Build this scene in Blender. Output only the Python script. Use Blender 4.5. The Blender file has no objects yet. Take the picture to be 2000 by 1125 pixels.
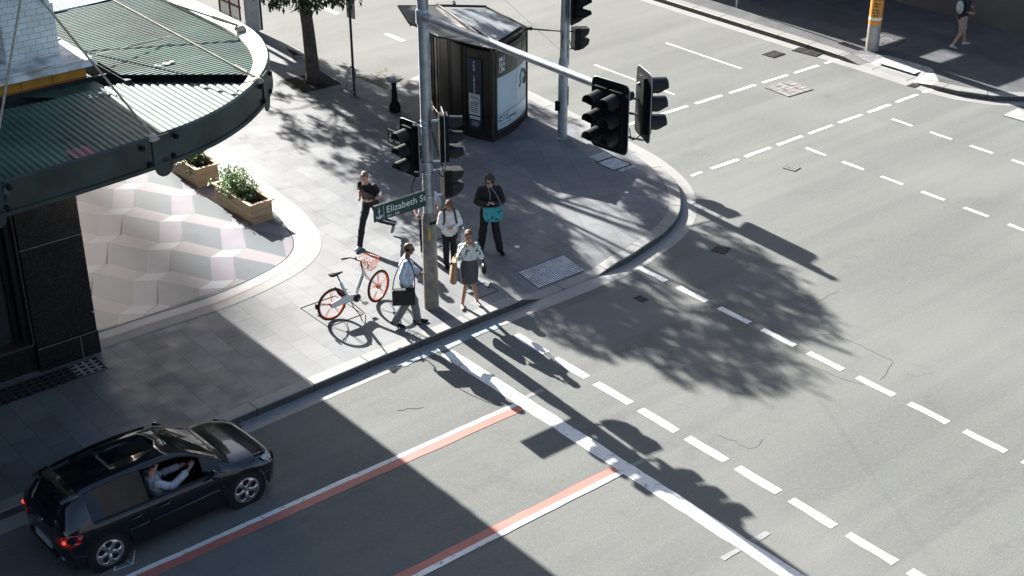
import bpy, bmesh, math, random
from mathutils import Vector, Matrix
random.seed(7)
R = math.radians
scene = bpy.context.scene
COL = scene.collection

# ---------------------------------------------------------------- camera, sky, sun, exposure
CAM_Z = 13.8
cam_d = bpy.data.cameras.new('camera'); cam = bpy.data.objects.new('camera', cam_d); COL.objects.link(cam)
scene.camera = cam
cam.location = (0, 0, CAM_Z)
cam_d.sensor_width = 36; cam_d.lens = 2792.0/2000*36
cam_d.clip_start = 0.3; cam_d.clip_end = 3000
cam.matrix_world = Matrix(((0.77329776, 0.29744472, -0.55994394, 0),
                           (-0.63403767, 0.359135, -0.6848491, 0),
                           (-0.00260928, 0.88461782, 0.46630944, CAM_Z), (0, 0, 0, 1)))
SUN_EL = 27.5; SHADOW_AZ = -93.5            # direction the shadows fall in, degrees in the ground plane
world = bpy.data.worlds.new("World"); scene.world = world; world.use_nodes = True
nt = world.node_tree; bg = nt.nodes['Background']
sky = nt.nodes.new('ShaderNodeTexSky'); sky.sky_type = 'NISHITA'; sky.sun_disc = False
sky.sun_elevation = R(SUN_EL); sky.air_density = 1.0; sky.dust_density = 2.2; sky.ozone_density = 1.0
tosun = Vector((math.cos(R(SHADOW_AZ+180))*math.cos(R(SUN_EL)), math.sin(R(SHADOW_AZ+180))*math.cos(R(SUN_EL)), math.sin(R(SUN_EL))))
sky.sun_rotation = math.atan2(tosun.x, tosun.y)
nt.links.new(sky.outputs[0], bg.inputs[0]); bg.inputs[1].default_value = 0.064
sun_d = bpy.data.lights.new('sun', 'SUN'); sun = bpy.data.objects.new('sun', sun_d); COL.objects.link(sun)
sun_d.energy = 5.0; sun_d.angle = R(0.5); sun_d.color = (1.0, 0.97, 0.925)
sun.rotation_euler = tosun.to_track_quat('Z', 'Y').to_euler(); sun.location = (20, 60, 60)
vs = scene.view_settings; vs.view_transform = 'Standard'; vs.look = 'None'; vs.exposure = 1.85; vs.gamma = 1

# ---------------------------------------------------------------- materials
def mat(name, col, rough=0.8, metal=0.0, var=0.12, scale=6.0, bump=0.0, bscale=None, spec=0.4, col2=None, coat=0, trans=0, objc=False):
    m = bpy.data.materials.get(name)
    if m: return m
    m = bpy.data.materials.new(name); m.use_nodes = True
    t = m.node_tree; b = t.nodes['Principled BSDF']
    b.inputs['Roughness'].default_value = rough; b.inputs['Metallic'].default_value = metal
    b.inputs['Specular IOR Level'].default_value = spec
    b.inputs['Coat Weight'].default_value = coat; b.inputs['Coat Roughness'].default_value = 0.03
    b.inputs['Transmission Weight'].default_value = trans
    geo = t.nodes.new('ShaderNodeTexCoord' if objc else 'ShaderNodeNewGeometry')
    src = geo.outputs['Object' if objc else 'Position']
    n = t.nodes.new('ShaderNodeTexNoise'); n.inputs['Scale'].default_value = scale; n.inputs['Detail'].default_value = 6
    t.links.new(src, n.inputs['Vector'])
    r = t.nodes.new('ShaderNodeMix'); r.data_type = 'RGBA'
    c = Vector(col); d = Vector(col2) if col2 else c*(1-var*2)
    r.inputs['A'].default_value = (*(c*(1+var*0.6) if not col2 else c), 1); r.inputs['B'].default_value = (*d, 1)
    mr = t.nodes.new('ShaderNodeMapRange'); mr.inputs[1].default_value = .35; mr.inputs[2].default_value = .65
    t.links.new(n.outputs[0], mr.inputs[0]); t.links.new(mr.outputs[0], r.inputs['Factor'])
    t.links.new(r.outputs['Result'], b.inputs['Base Color'])
    if bump:
        n2 = t.nodes.new('ShaderNodeTexNoise'); n2.inputs['Scale'].default_value = bscale or scale*8; n2.inputs['Detail'].default_value = 4
        t.links.new(src, n2.inputs['Vector'])
        bp = t.nodes.new('ShaderNodeBump'); bp.inputs['Strength'].default_value = bump; bp.inputs['Distance'].default_value = 0.01
        t.links.new(n2.outputs[0], bp.inputs['Height']); t.links.new(bp.outputs[0], b.inputs['Normal'])
    return m

class N:   # tiny node helper for the ground materials
    def __init__(s, m):
        s.t = m.node_tree; s.b = s.t.nodes['Principled BSDF']
        s.pos = s.t.nodes.new('ShaderNodeNewGeometry').outputs['Position']
    def noise(s, scale, detail=5, vec=None, rough=.5):
        n = s.t.nodes.new('ShaderNodeTexNoise'); n.inputs['Scale'].default_value = scale; n.inputs['Detail'].default_value = detail
        n.inputs['Roughness'].default_value = rough
        s.t.links.new(vec or s.pos, n.inputs['Vector']); return n.outputs[0]
    def mapr(s, v, a, b, c=0, d=1):
        n = s.t.nodes.new('ShaderNodeMapRange'); s.t.links.new(v, n.inputs[0])
        for i, x in enumerate((a, b, c, d)): n.inputs[i+1].default_value = x
        return n.outputs[0]
    def mix(s, f, a, b, mode='MIX'):
        n = s.t.nodes.new('ShaderNodeMix'); n.data_type = 'RGBA'; n.blend_type = mode
        for k, v in (('Factor', f), ('A', a), ('B', b)):
            if isinstance(v, (int, float)): n.inputs[k].default_value = v if k == 'Factor' else (v, v, v, 1)
            elif isinstance(v, tuple): n.inputs[k].default_value = (*v, 1)
            else: s.t.links.new(v, n.inputs[k])
        return n.outputs['Result']
    def vor(s, scale, feature='F1', vec=None):
        n = s.t.nodes.new('ShaderNodeTexVoronoi'); n.feature = feature; n.inputs['Scale'].default_value = scale
        s.t.links.new(vec or s.pos, n.inputs['Vector']); return n.outputs[0]
    def mapping(s, rot=0, scale=(1, 1, 1), loc=(0, 0, 0)):
        n = s.t.nodes.new('ShaderNodeMapping'); n.inputs['Rotation'].default_value = (0, 0, rot)
        n.inputs['Scale'].default_value = scale; n.inputs['Location'].default_value = loc
        s.t.links.new(s.pos, n.inputs['Vector']); return n.outputs[0]
    def brick(s, vec, w, h, mortar, c1, c2, cm, off=.5):
        n = s.t.nodes.new('ShaderNodeTexBrick'); s.t.links.new(vec, n.inputs['Vector'])
        n.inputs['Scale'].default_value = 1; n.inputs['Brick Width'].default_value = w; n.inputs['Row Height'].default_value = h
        n.inputs['Mortar Size'].default_value = mortar; n.inputs['Mortar Smooth'].default_value = .3; n.offset = off
        n.inputs['Color1'].default_value = (*c1, 1); n.inputs['Color2'].default_value = (*c2, 1); n.inputs['Mortar'].default_value = (*cm, 1)
        return n
    def bump(s, h, st, dist=.01, prev=None):
        n = s.t.nodes.new('ShaderNodeBump'); n.inputs['Strength'].default_value = st; n.inputs['Distance'].default_value = dist
        s.t.links.new(h, n.inputs['Height'])
        if prev is not None: s.t.links.new(prev, n.inputs['Normal'])
        return n.outputs[0]
    def out(s, col, rough=.85, normal=None):
        s.t.links.new(col, s.b.inputs['Base Color'])
        if isinstance(rough, (int, float)): s.b.inputs['Roughness'].default_value = rough
        else: s.t.links.new(rough, s.b.inputs['Roughness'])
        if normal is not None: s.t.links.new(normal, s.b.inputs['Normal'])

def newmat(name):
    m = bpy.data.materials.new(name); m.use_nodes = True; return m

def asphalt_mat():
    m = newmat('asphalt'); n = N(m)
    big = n.noise(.22, 4); streak = n.noise(1.0, 4, n.mapping(R(2), (.12, 2.2, 1)))
    fine = n.noise(34, 4, rough=.75); agg = n.vor(75)
    c = n.mix(n.mapr(big, .35, .65), (.148, .154, .140), (.178, .183, .168))
    c = n.mix(n.mapr(streak, .42, .68, 0, .30), c, (.110, .112, .110))
    c = n.mix(n.mapr(fine, .38, .62, 0, .6), c, n.mix(1.0, c, .58, 'MULTIPLY'))
    st2 = n.noise(1.0, 4, n.mapping(R(2), (.05, 1.05, 1), (3, .4, 0))); c = n.mix(n.mapr(st2, .48, .60, 0, .36), c, (.095, .098, .094))
    c = n.mix(n.mapr(n.noise(.75, 6, rough=.75), .55, .68, 0, .55), c, n.mix(1.0, c, .70, 'MULTIPLY'))
    c = n.mix(n.mapr(n.noise(.16, 3), .50, .64, 0, .4), c, (.19, .192, .18))
    c = n.mix(n.mapr(n.vor(.55), .0, .07, .45, 0), c, (.075, .077, .075)); c = n.mix(n.mapr(n.noise(.5, 5, n.mapping(R(88), (.06, 1.5, 1)), .6), .52, .64, 0, .28), c, (.10, .102, .098))
    c = n.mix(n.mapr(n.noise(15, 3, rough=.8), .5, .66, 0, .3), c, (.22, .22, .21))
    c = n.mix(n.mapr(agg, .0, .22, .45, 0), c, (.24, .24, .225))
    # thin cracks that stay inside a few patches
    w = n.noise(1.3, 5); mp = n.mix(.10, n.pos, w)
    cr = n.vor(.42, 'DISTANCE_TO_EDGE', n.mix(.18, n.pos, n.t.nodes[-1].outputs[0] if False else mp))
    line = n.mapr(cr, .0, .002, .5, 0); mask = n.mapr(n.noise(.45, 3), .64, .70)
    mm = n.t.nodes.new('ShaderNodeMath'); mm.operation = 'MULTIPLY'; n.t.links.new(line, mm.inputs[0]); n.t.links.new(mask, mm.inputs[1])
    c = n.mix(mm.outputs[0], c, (.04, .042, .042))
    sp = n.mapr(n.vor(1.6), .0, .022, 1, 0)
    c = n.mix(sp, c, (.045, .045, .045))
    n.out(c, .88, n.bump(fine, .45, .012, n.bump(agg, .35, .008)))
    return m

def paving_mat(name, c1, c2, rot, w=.9, h=.455, loc=(0, 0, 0)):
    m = newmat(name); n = N(m)
    br = n.brick(n.mapping(rot, loc=loc), w, h, .0045, c1, c2, (.045, .047, .048))
    c = n.mix(n.mapr(n.noise(.8, 6, rough=.65), .40, .66, 0, .55), br.outputs[0], n.mix(1.0, br.outputs[0], .60, 'MULTIPLY'))
    c = n.mix(n.mapr(n.noise(5, 4, rough=.7), .55, .68, 0, .3), c, n.mix(1.0, c, .6, 'MULTIPLY'))
    c = n.mix(n.mapr(n.noise(26, 5, rough=.7), .4, .62, 0, .35), c, n.mix(1.0, c, .7, 'MULTIPLY'))
    c = n.mix(n.mapr(n.vor(1.9), .0, .035, .8, 0), c, (.05, .05, .05))
    c = n.mix(n.mapr(n.vor(3.1), .0, .03, .5, 0), c, (.09, .09, .088))
    n.out(c, n.mapr(n.noise(3), .3, .7, .48, .72), n.bump(n.noise(60, 4), .35, .004, n.bump(br.outputs[1], -.5, .006)))
    return m

def speck_mat(name, base, speck, scale=70, joint=False, rough=.6, dark=(.06, .06, .06), amt=.30):
    m = newmat(name); n = N(m)
    v = n.noise(scale, 2, rough=.6); c = n.mix(n.mapr(v, .5, .62, 0, .75), base, speck)
    c = n.mix(n.mapr(n.noise(1.6, 5), .4, .68, 0, .35), c, n.mix(1.0, c, .72, 'MULTIPLY'))
    c = n.mix(n.mapr(n.vor(7), .0, .07, amt*2, 0), c, dark)
    n.out(c, rough, n.bump(v, .2, .004)); return m

def paint_mat(name, col, wear=.5):
    m = newmat(name); n = N(m)
    w = n.noise(9, 6, rough=.75)
    k = n.mapr(w, .555-.05*wear, .66, 0, .85)
    g2 = n.mapr(n.noise(.9, 4), .42, .66, 0, .38)
    c = n.mix(n.mapr(n.noise(2.2, 4), .3, .7, 0, .3), col, n.mix(1.0, col, .78, 'MULTIPLY'))
    c = n.mix(g2, c, n.mix(1.0, c, .62, 'MULTIPLY')); c = n.mix(k, c, (.16, .16, .155))
    n.out(c, .6, n.bump(n.noise(50, 3), .3, .004)); return m

M = {}
M['asphalt'] = asphalt_mat()
M['pave'] = paving_mat('bluestone_paving', (.205, .212, .216), (.150, .157, .165), R(-90), loc=(0.13, .30, 0))
M['pave_diag'] = paving_mat('bluestone_paving_diag', (.205, .212, .218), (.165, .172, .180), R(-62), 1.0, .6)
M['pave_far'] = paving_mat('shade_toned_paving', (.125, .128, .130), (.095, .098, .10), R(-90), .9, .6)  # darker copy of the paving, shade of the far footpath put into the colour
M['kerb'] = speck_mat('kerb_granite', (.27, .265, .25), (.20, .198, .19), 90)
M['gutter'] = speck_mat('gutter_concrete', (.30, .295, .28), (.24, .235, .225), 40, amt=.1)
M['gutter_paint'] = paint_mat('pale_blue_worn_paint', (.27, .33, .37), 1)
M['white'] = paint_mat('white_road_paint', (.80, .80, .78), .3)
M['white_worn'] = paint_mat('worn_white_paint', (.30, .30, .29), 1.8)
M['red'] = paint_mat('red_road_paint', (.50, .17, .13), .6)
M['terr_l'] = speck_mat('terrazzo_light', (.43, .45, .44), (.38, .40, .40), 60, rough=.35, amt=.02)
M['terr_p'] = speck_mat('terrazzo_pink', (.32, .285, .295), (.26, .225, .235), 60, rough=.35, amt=.02)
M['terr_m'] = speck_mat('terrazzo_mauve', (.27, .25, .275), (.22, .20, .225), 60, rough=.35, amt=.02)
M['terr_d'] = speck_mat('terrazzo_dark', (.15, .17, .18), (.115, .13, .14), 60, rough=.35, amt=.02)
M['band_w'] = speck_mat('pale_stone_band', (.42, .43, .42), (.37, .38, .37), 30, rough=.5, amt=.02)
M['band_r'] = speck_mat('salmon_stone_band', (.50, .34, .29), (.42, .30, .26), 40, rough=.5, amt=.02)
M['black_trim'] = mat('black_strip', (.03, .03, .03), .5)
M['granite'] = None
def granite_mat():
    m = newmat('black_granite'); n = N(m)
    c = n.mix(n.mapr(n.noise(40, 4), .45, .65), (.012, .011, .010), (.035, .030, .026))
    c = n.mix(n.mapr(n.vor(6), .0, .035, 1, 0), c, (.45, .45, .42))
    n.out(c, n.mapr(n.noise(5), .3, .7, .12, .3)); return m
M['granite'] = granite_mat()
def tile_mat():
    m = newmat('white_glazed_brick'); n = N(m)
    # bricks laid on a vertical face: use x+y along, z up
    s = n.t.nodes.new('ShaderNodeSeparateXYZ'); n.t.links.new(n.pos, s.inputs[0])
    a = n.t.nodes.new('ShaderNodeMath'); a.operation = 'ADD'; n.t.links.new(s.outputs[0], a.inputs[0]); n.t.links.new(s.outputs[1], a.inputs[1])
    cb = n.t.nodes.new('ShaderNodeCombineXYZ'); n.t.links.new(a.outputs[0], cb.inputs[0]); n.t.links.new(s.outputs[2], cb.inputs[1])
    br = n.brick(cb.outputs[0], .20, .098, .0035, (.84, .84, .80), (.74, .75, .71), (.16, .17, .16))
    c = n.mix(n.mapr(n.noise(1.5, 6), .45, .72, 0, .55), br.outputs[0], (.40, .44, .40))
    n.out(c, .18, n.bump(br.outputs[1], -.4, .006)); return m
M['tile'] = tile_mat()
M['ledge'] = mat('weathered_stone_ledge', (.80, .77, .71), .8, col2=(.40, .37, .33), scale=3.5, bump=.3)
M['ochre'] = mat('ochre_terracotta', (.62, .30, .035), .45, col2=(.50, .22, .03), scale=5)
M['roofgreen'] = mat('green_corrugated_steel', (.052, .122, .090), .6, metal=0, col2=(.024, .058, .045), scale=1.1, bump=.15)
M['fascia'] = mat('dark_green_fascia', (.020, .046, .043), .4, var=.3, scale=1.4, bump=.1)
M['rimwhite'] = mat('pale_gutter_metal', (.55, .56, .52), .5, col2=(.36, .35, .31), scale=4, bump=.2)
M['sheetpale'] = mat('pale_translucent_sheet', (.46, .54, .60), .5, var=.1, scale=2)
M['rod'] = mat('rusty_cream_rod', (.48, .42, .32), .6, col2=(.30, .22, .15), scale=9)
M['rust'] = mat('rust', (.30, .13, .06), .8)
M['pinkpatch'] = mat('faded_red_patch', (.42, .14, .14), .7, col2=(.25, .16, .15), scale=12)
M['galv'] = mat('galvanised_steel', (.42, .46, .49), .42, metal=.55, var=.14, scale=5, bump=.08)
M['galv_dk'] = mat('weathered_pole_sleeve', (.26, .25, .225), .62, metal=.25, col2=(.17, .16, .14), scale=7)
M['black'] = mat('black_plastic', (.010, .011, .011), .65, spec=.15)
M['blackrough'] = mat('black_rubber', (.012, .012, .013), .7)
M['visor'] = mat('visor_black', (.016, .018, .019), .5, spec=.3)
M['whitetrim'] = mat('white_trim', (.45, .48, .50), .4)
M['lens_r'] = mat('lens_red', (.14, .020, .016), .15)
M['lens_a'] = mat('lens_amber', (.055, .03, .008), .15)
M['lens_g'] = mat('lens_green', (.010, .035, .028), .15)
M['signgreen'] = mat('street_sign_green', (.018, .062, .050), .45, var=.08)
M['lettering'] = mat('white_lettering', (.80, .81, .80), .5, var=.02)
M['lettering_dk'] = mat('dark_lettering', (.04, .045, .05), .5, var=.02)
M['yellowtag'] = mat('yellow_tag', (.55, .36, .05), .6)
M['orangewrap'] = mat('orange_wrap', (.70, .30, .045), .55, var=.08)
M['kiosk'] = mat('dark_brown_metal', (.030, .026, .023), .32, metal=.3, var=.2, scale=1.5)
M['kioskfr'] = mat('dark_brown_frame', (.045, .040, .036), .38, metal=.3)
M['navy'] = mat('navy_sign', (.018, .028, .055), .4)
M['poster_top'] = mat('poster_black', (.035, .035, .035), .25)
M['poster_blue'] = mat('poster_pale_blue', (.46, .60, .66), .22, col2=(.34, .48, .56), scale=1.2)
M['paper'] = mat('white_paper', (.60, .66, .68), .5)
def glass(name, tint, rough=.03, alpha=.25):
    m = newmat(name); b = m.node_tree.nodes['Principled BSDF']
    b.inputs['Base Color'].default_value = (*tint, 1); b.inputs['Roughness'].default_value = rough
    b.inputs['Specular IOR Level'].default_value = .8; b.inputs['Alpha'].default_value = alpha
    b.inputs['Coat Weight'].default_value = 1; return m
M['kiosk_glass'] = glass('kiosk_roof_glass', (.42, .46, .48), .25, .82)
M['winglass'] = glass('shop_glass', (.05, .06, .06), .02, .55)
M['carglass'] = glass('car_glass', (.006, .009, .012), .03, .93); M['carglass'].node_tree.nodes['Principled BSDF'].inputs['Coat Weight'].default_value = 0; M['carglass'].node_tree.nodes['Principled BSDF'].inputs['Specular IOR Level'].default_value = .45
M['timber'] = None
def timber_mat():
    m = newmat('planter_timber'); n = N(m)
    g = n.noise(1.0, 6, n.mapping(0, (1.5, 1.5, 34)), rough=.65)
    c = n.mix(n.mapr(g, .35, .68), (.46, .32, .19), (.28, .18, .10))
    c = n.mix(n.mapr(n.noise(3, 3), .45, .7, 0, .4), c, (.42, .33, .22))
    n.out(c, .62, n.bump(g, .3, .004)); return m
M['timber'] = timber_mat()
M['soil'] = mat('soil', (.025, .018, .013), .95, scale=30, bump=.8, var=.3)
M['grate'] = mat('cast_iron', (.10, .095, .088), .6, metal=.4, var=.3, scale=18, bump=.3)
M['hole'] = mat('dark_opening', (.008, .008, .008), .9)
M['concrete'] = mat('pale_concrete', (.36, .35, .33), .85, scale=9, var=.15, bump=.3)
M['tactile'] = mat('tactile_white', (.80, .81, .82), .4)
M['tactile_base'] = mat('tactile_base', (.13, .15, .165), .7)
M['bark'] = mat('bark', (.115, .098, .082), .9, col2=(.055, .048, .042), scale=7, bump=.9, bscale=28)
M['mulch'] = mat('tree_pit_soil', (.028, .026, .024), .95, scale=24, var=.3, bump=.8)
def leaf_mat(name, c1, c2):
    m = newmat(name); n = N(m); t = m.node_tree
    oi = n.noise(3.1, 3); c = n.mix(n.mapr(oi, .35, .65), c1, c2)
    f = n.noise(22, 2); c = n.mix(n.mapr(f, .4, .7, 0, .5), c, tuple(min(1, x*1.9) for x in c1))
    n.out(c, .38)
    tr = t.nodes.new('ShaderNodeBsdfTranslucent'); t.links.new(c, tr.inputs[0])
    ms = t.nodes.new('ShaderNodeMixShader'); ms.inputs[0].default_value = .22
    t.links.new(n.b.outputs[0], ms.inputs[1]); t.links.new(tr.outputs[0], ms.inputs[2])
    t.links.new(ms.outputs[0], t.nodes['Material Output'].inputs[0]); return m
M['leaf'] = leaf_mat('fig_leaf', (.030, .055, .020), (.050, .085, .026))
M['leaf2'] = leaf_mat('shrub_leaf', (.095, .175, .045), (.150, .250, .080))
M['carpaint'] = mat('dark_blue_grey_car_paint', (.004, .008, .015), .20, metal=.35, var=.05, coat=1, spec=.6)
M['trimblack'] = mat('car_black_trim', (.010, .010, .011), .45)
M['alloy'] = mat('silver_alloy', (.62, .62, .62), .28, metal=.9, var=.05)
M['tyre'] = mat('tyre_rubber', (.018, .018, .018), .8)
M['tail'] = mat('tail_lamp_red', (.50, .012, .010), .15, coat=1, var=.1)
M['headlamp'] = mat('head_lamp_clear', (.42, .50, .58), .08, metal=.6, coat=1)
M['plate'] = mat('number_plate', (.35, .38, .40), .5)
M['interior'] = mat('car_interior', (.010, .010, .011), .8)
M['b_white'] = mat('bike_white', (.62, .64, .66), .3, coat=.5, var=.04)
M['b_orange'] = mat('bike_orange', (.72, .13, .035), .35, coat=.4, var=.05)
M['chrome'] = mat('chrome', (.55, .57, .58), .2, metal=.95)
M['basin'] = mat('steel_basin', (.45, .52, .52), .25, metal=.6)
M['facade'] = mat('dark_stone_facade', (.055, .055, .055), .7, scale=.6, var=.12)
M['facade_dk'] = mat('brown_facade', (.14, .12, .10), .8, scale=.6)
M['winpane'] = mat('dark_window', (.02, .025, .03), .08, spec=.9)
M['winframe'] = mat('window_frame', (.40, .38, .33), .6)
M['booth_w'] = mat('booth_pale_grey', (.42, .44, .44), .55, var=.1)
M['booth_r'] = mat('booth_red', (.16, .035, .03), .5)

# ---------------------------------------------------------------- mesh helpers
class MB:
    def __init__(s): s.bm = bmesh.new(); s.mi = 0
    def _f(s, vs):
        try: f = s.bm.faces.new(vs); f.material_index = s.mi; return f
        except ValueError: return None
    def face(s, pts): return s._f([s.bm.verts.new(p) for p in pts])
    def box(s, c, d, rz=0, mtx=None):
        c = Vector(c); h = Vector(d)/2; m = mtx or Matrix.Rotation(rz, 3, 'Z')
        v = [s.bm.verts.new(c + m @ Vector((x*h.x, y*h.y, z*h.z))) for x in (-1, 1) for y in (-1, 1) for z in (-1, 1)]
        for q in ((0, 1, 3, 2), (4, 6, 7, 5), (0, 4, 5, 1), (2, 3, 7, 6), (0, 2, 6, 4), (1, 5, 7, 3)): s._f([v[i] for i in q])
        return s
    def prism(s, poly, z0, z1, top=None):
        n = len(poly); a = [s.bm.verts.new((p[0], p[1], z0)) for p in poly]
        b = [s.bm.verts.new((p[0], p[1], z1)) for p in (top or poly)]
        s._f(a[::-1]); s._f(b)
        for i in range(n): s._f([a[i], a[(i+1) % n], b[(i+1) % n], b[i]])
        return s
    def ring(s, c, ax, r, seg, ref=None, ry=None, phase=0):
        ax = Vector(ax).normalized(); u = ax.orthogonal().normalized() if ref is None else (Vector(ref)-ax*Vector(ref).dot(ax)).normalized()
        w = ax.cross(u); ry = r if ry is None else ry
        return [s.bm.verts.new(Vector(c)+u*(r*math.cos(phase+2*math.pi*i/seg))+w*(ry*math.sin(phase+2*math.pi*i/seg))) for i in range(seg)]
    def skin(s, rings, cap0=True, cap1=True, loop=False):
        k = len(rings)
        for a in range(k if loop else k-1):
            p, q = rings[a], rings[(a+1) % k]; n = len(p)
            for i in range(n): s._f([p[i], p[(i+1) % n], q[(i+1) % n], q[i]])
        if not loop:
            if cap0: s._f(rings[0][::-1])
            if cap1: s._f(rings[-1])
        return s
    def cyl(s, p0, p1, r0, r1=None, seg=16, cap=True):
        p0, p1 = Vector(p0), Vector(p1); ax = p1-p0; u = ax.orthogonal()
        s.skin([s.ring(p0, ax, r0, seg, u), s.ring(p1, ax, r0 if r1 is None else r1, seg, u)], cap, cap); return s
    def tube(s, pts, r, seg=8, closed=False):
        pts = [Vector(p) for p in pts]; n = len(pts); rings = []; ref = None
        for i, p in enumerate(pts):
            a = pts[(i-1) % n] if (i > 0 or closed) else p; b = pts[(i+1) % n] if (i < n-1 or closed) else p
            ax = (b-a).normalized()
            if ref is None: ref = ax.orthogonal()
            ref = (ref-ax*ref.dot(ax)).normalized()
            rr = r[i] if isinstance(r, (list, tuple)) else r
            rings.append(s.ring(p, ax, rr, seg, ref))
        s.skin(rings, loop=closed); return s
    def torus(s, c, ax, R0, r, seg=36, sg=8, ry=None):
        c = Vector(c); ax = Vector(ax).normalized(); u = ax.orthogonal().normalized(); w = ax.cross(u); rings = []
        for i in range(seg):
            t = 2*math.pi*i/seg; d = u*math.cos(t)+w*math.sin(t)
            rings.append([s.bm.verts.new(c+d*(R0+r*math.cos(2*math.pi*j/sg))+ax*((ry or r)*math.sin(2*math.pi*j/sg))) for j in range(sg)])
        s.skin(rings, loop=True); return s
    def lathe(s, c, prof, seg=20, ax=(0, 0, 1)):
        ax = Vector(ax).normalized(); ref = ax.orthogonal()
        s.skin([s.ring(Vector(c)+ax*z, ax, max(r, .0005), seg, ref) for r, z in prof]); return s
    def ell(s, c, rad, mtx=None, seg=16, rings=9):
        m = mtx or Matrix.Identity(3); c = Vector(c); rr = []
        for j in range(1, rings):
            ph = math.pi*j/rings - math.pi/2
            rr.append([s.bm.verts.new(c+m @ Vector((rad[0]*math.cos(ph)*math.cos(2*math.pi*i/seg), rad[1]*math.cos(ph)*math.sin(2*math.pi*i/seg), rad[2]*math.sin(ph)))) for i in range(seg)])
        s.skin(rr); return s
    def cap(s, p0, p1, r0, r1=None, seg=12):
        "rounded tapered capsule"
        p0, p1 = Vector(p0), Vector(p1); r1 = r0 if r1 is None else r1; ax = (p1-p0)
        if ax.length < 1e-5: return s.ell(p0, (r0,)*3)
        ax.normalize(); u = ax.orthogonal(); rr = []
        for k in (80, 50, 25): rr.append(s.ring(p0-ax*r0*math.sin(R(k)), ax, r0*math.cos(R(k)), seg, u))
        rr.append(s.ring(p0, ax, r0, seg, u)); rr.append(s.ring(p1, ax, r1, seg, u))
        for k in (25, 50, 80): rr.append(s.ring(p1+ax*r1*math.sin(R(k)), ax, r1*math.cos(R(k)), seg, u))
        s.skin(rr); return s
    def loft(s, secs, side, seg=18):
        "secs: (centre, half width, half depth); side: width axis"
        rr = []
        for i, (c, a, b) in enumerate(secs):
            c0 = Vector(secs[max(i-1, 0)][0]); c1 = Vector(secs[min(i+1, len(secs)-1)][0])
            rr.append(s.ring(c, c1-c0, a, seg, side, b))
        s.skin(rr); return s
    def obj(s, name, material, parent=None, smooth=False, bevel=0, sol=0):
        bmesh.ops.recalc_face_normals(s.bm, faces=s.bm.faces)
        if parent is not None:
            inv = world_of(parent).inverted()
            for v in s.bm.verts: v.co = inv @ v.co
        me = bpy.data.meshes.new(name); s.bm.to_mesh(me); s.bm.free()
        o = bpy.data.objects.new(name, me); COL.objects.link(o)
        for m in (material if isinstance(material, (list, tuple)) else [material]): me.materials.append(m)
        if smooth:
            for p in me.polygons: p.use_smooth = True
            if smooth == 'auto':
                me.set_sharp_from_angle(angle=R(38))
        if parent is not None: o.parent = parent
        if sol:
            md = o.modifiers.new('solid', 'SOLIDIFY'); md.thickness = sol; md.offset = 0
        if bevel:
            md = o.modifiers.new('bevel', 'BEVEL'); md.width = bevel; md.segments = 2; md.limit_method = 'ANGLE'; md.angle_limit = R(40)
        return o
def world_of(o):
    m = Matrix.Translation(o.location) @ o.rotation_euler.to_matrix().to_4x4() @ Matrix.Diagonal((*o.scale, 1)) if not o.get('_flat') else Matrix.Identity(4)
    return world_of(o.parent) @ m if o.parent else m
def thing(name, label, cat, loc=(0, 0, 0), rz=0, group=None):
    o = bpy.data.objects.new(name, None); COL.objects.link(o); o.empty_display_size = .2
    o.location = loc; o.rotation_euler = (0, 0, rz); o['label'] = label; o['category'] = cat
    if group: o['group'] = group
    return o
def tag(o, label, cat, group=None, kind=None):
    if kind: o['kind'] = kind
    if label: o['label'] = label
    if cat: o['category'] = cat
    if group: o['group'] = group
    return o
def struct(o): o['kind'] = 'structure'; return o
from mathutils import noise as mnoise
def organic(name, mb, material, parent, voxel=.009, smooth_it=3, fold=0):
    "join overlapping forms into one continuous skin"
    bmesh.ops.recalc_face_normals(mb.bm, faces=mb.bm.faces)
    me = bpy.data.meshes.new(name+'_src'); mb.bm.to_mesh(me); mb.bm.free()
    o = bpy.data.objects.new(name+'_src', me); COL.objects.link(o)
    md = o.modifiers.new('r', 'REMESH'); md.mode = 'VOXEL'; md.voxel_size = voxel
    if smooth_it:
        sm = o.modifiers.new('s', 'SMOOTH'); sm.iterations = smooth_it; sm.factor = .5
    dg = bpy.context.evaluated_depsgraph_get(); ev = o.evaluated_get(dg); m2 = bpy.data.meshes.new_from_object(ev)
    m2.name = name; bpy.data.objects.remove(o); bpy.data.meshes.remove(me)
    if fold:
        nm = [v.normal.copy() for v in m2.vertices]
        for v, n_ in zip(m2.vertices, nm):
            q = v.co; w = mnoise.noise(Vector((q.x*9, q.y*9, q.z*13)))*.6+(1-abs(mnoise.noise(Vector((q.x*16+3, q.y*16, q.z*7)))*2))*.4-.15+mnoise.noise(q*34)*.2
            v.co = q+n_*(w*fold)
    if parent is not None: m2.transform(world_of(parent).inverted())
    for p in m2.polygons: p.use_smooth = True
    m2.materials.clear(); m2.materials.append(material)
    n = bpy.data.objects.new(name, m2); COL.objects.link(n); n.parent = parent
    return n
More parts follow.
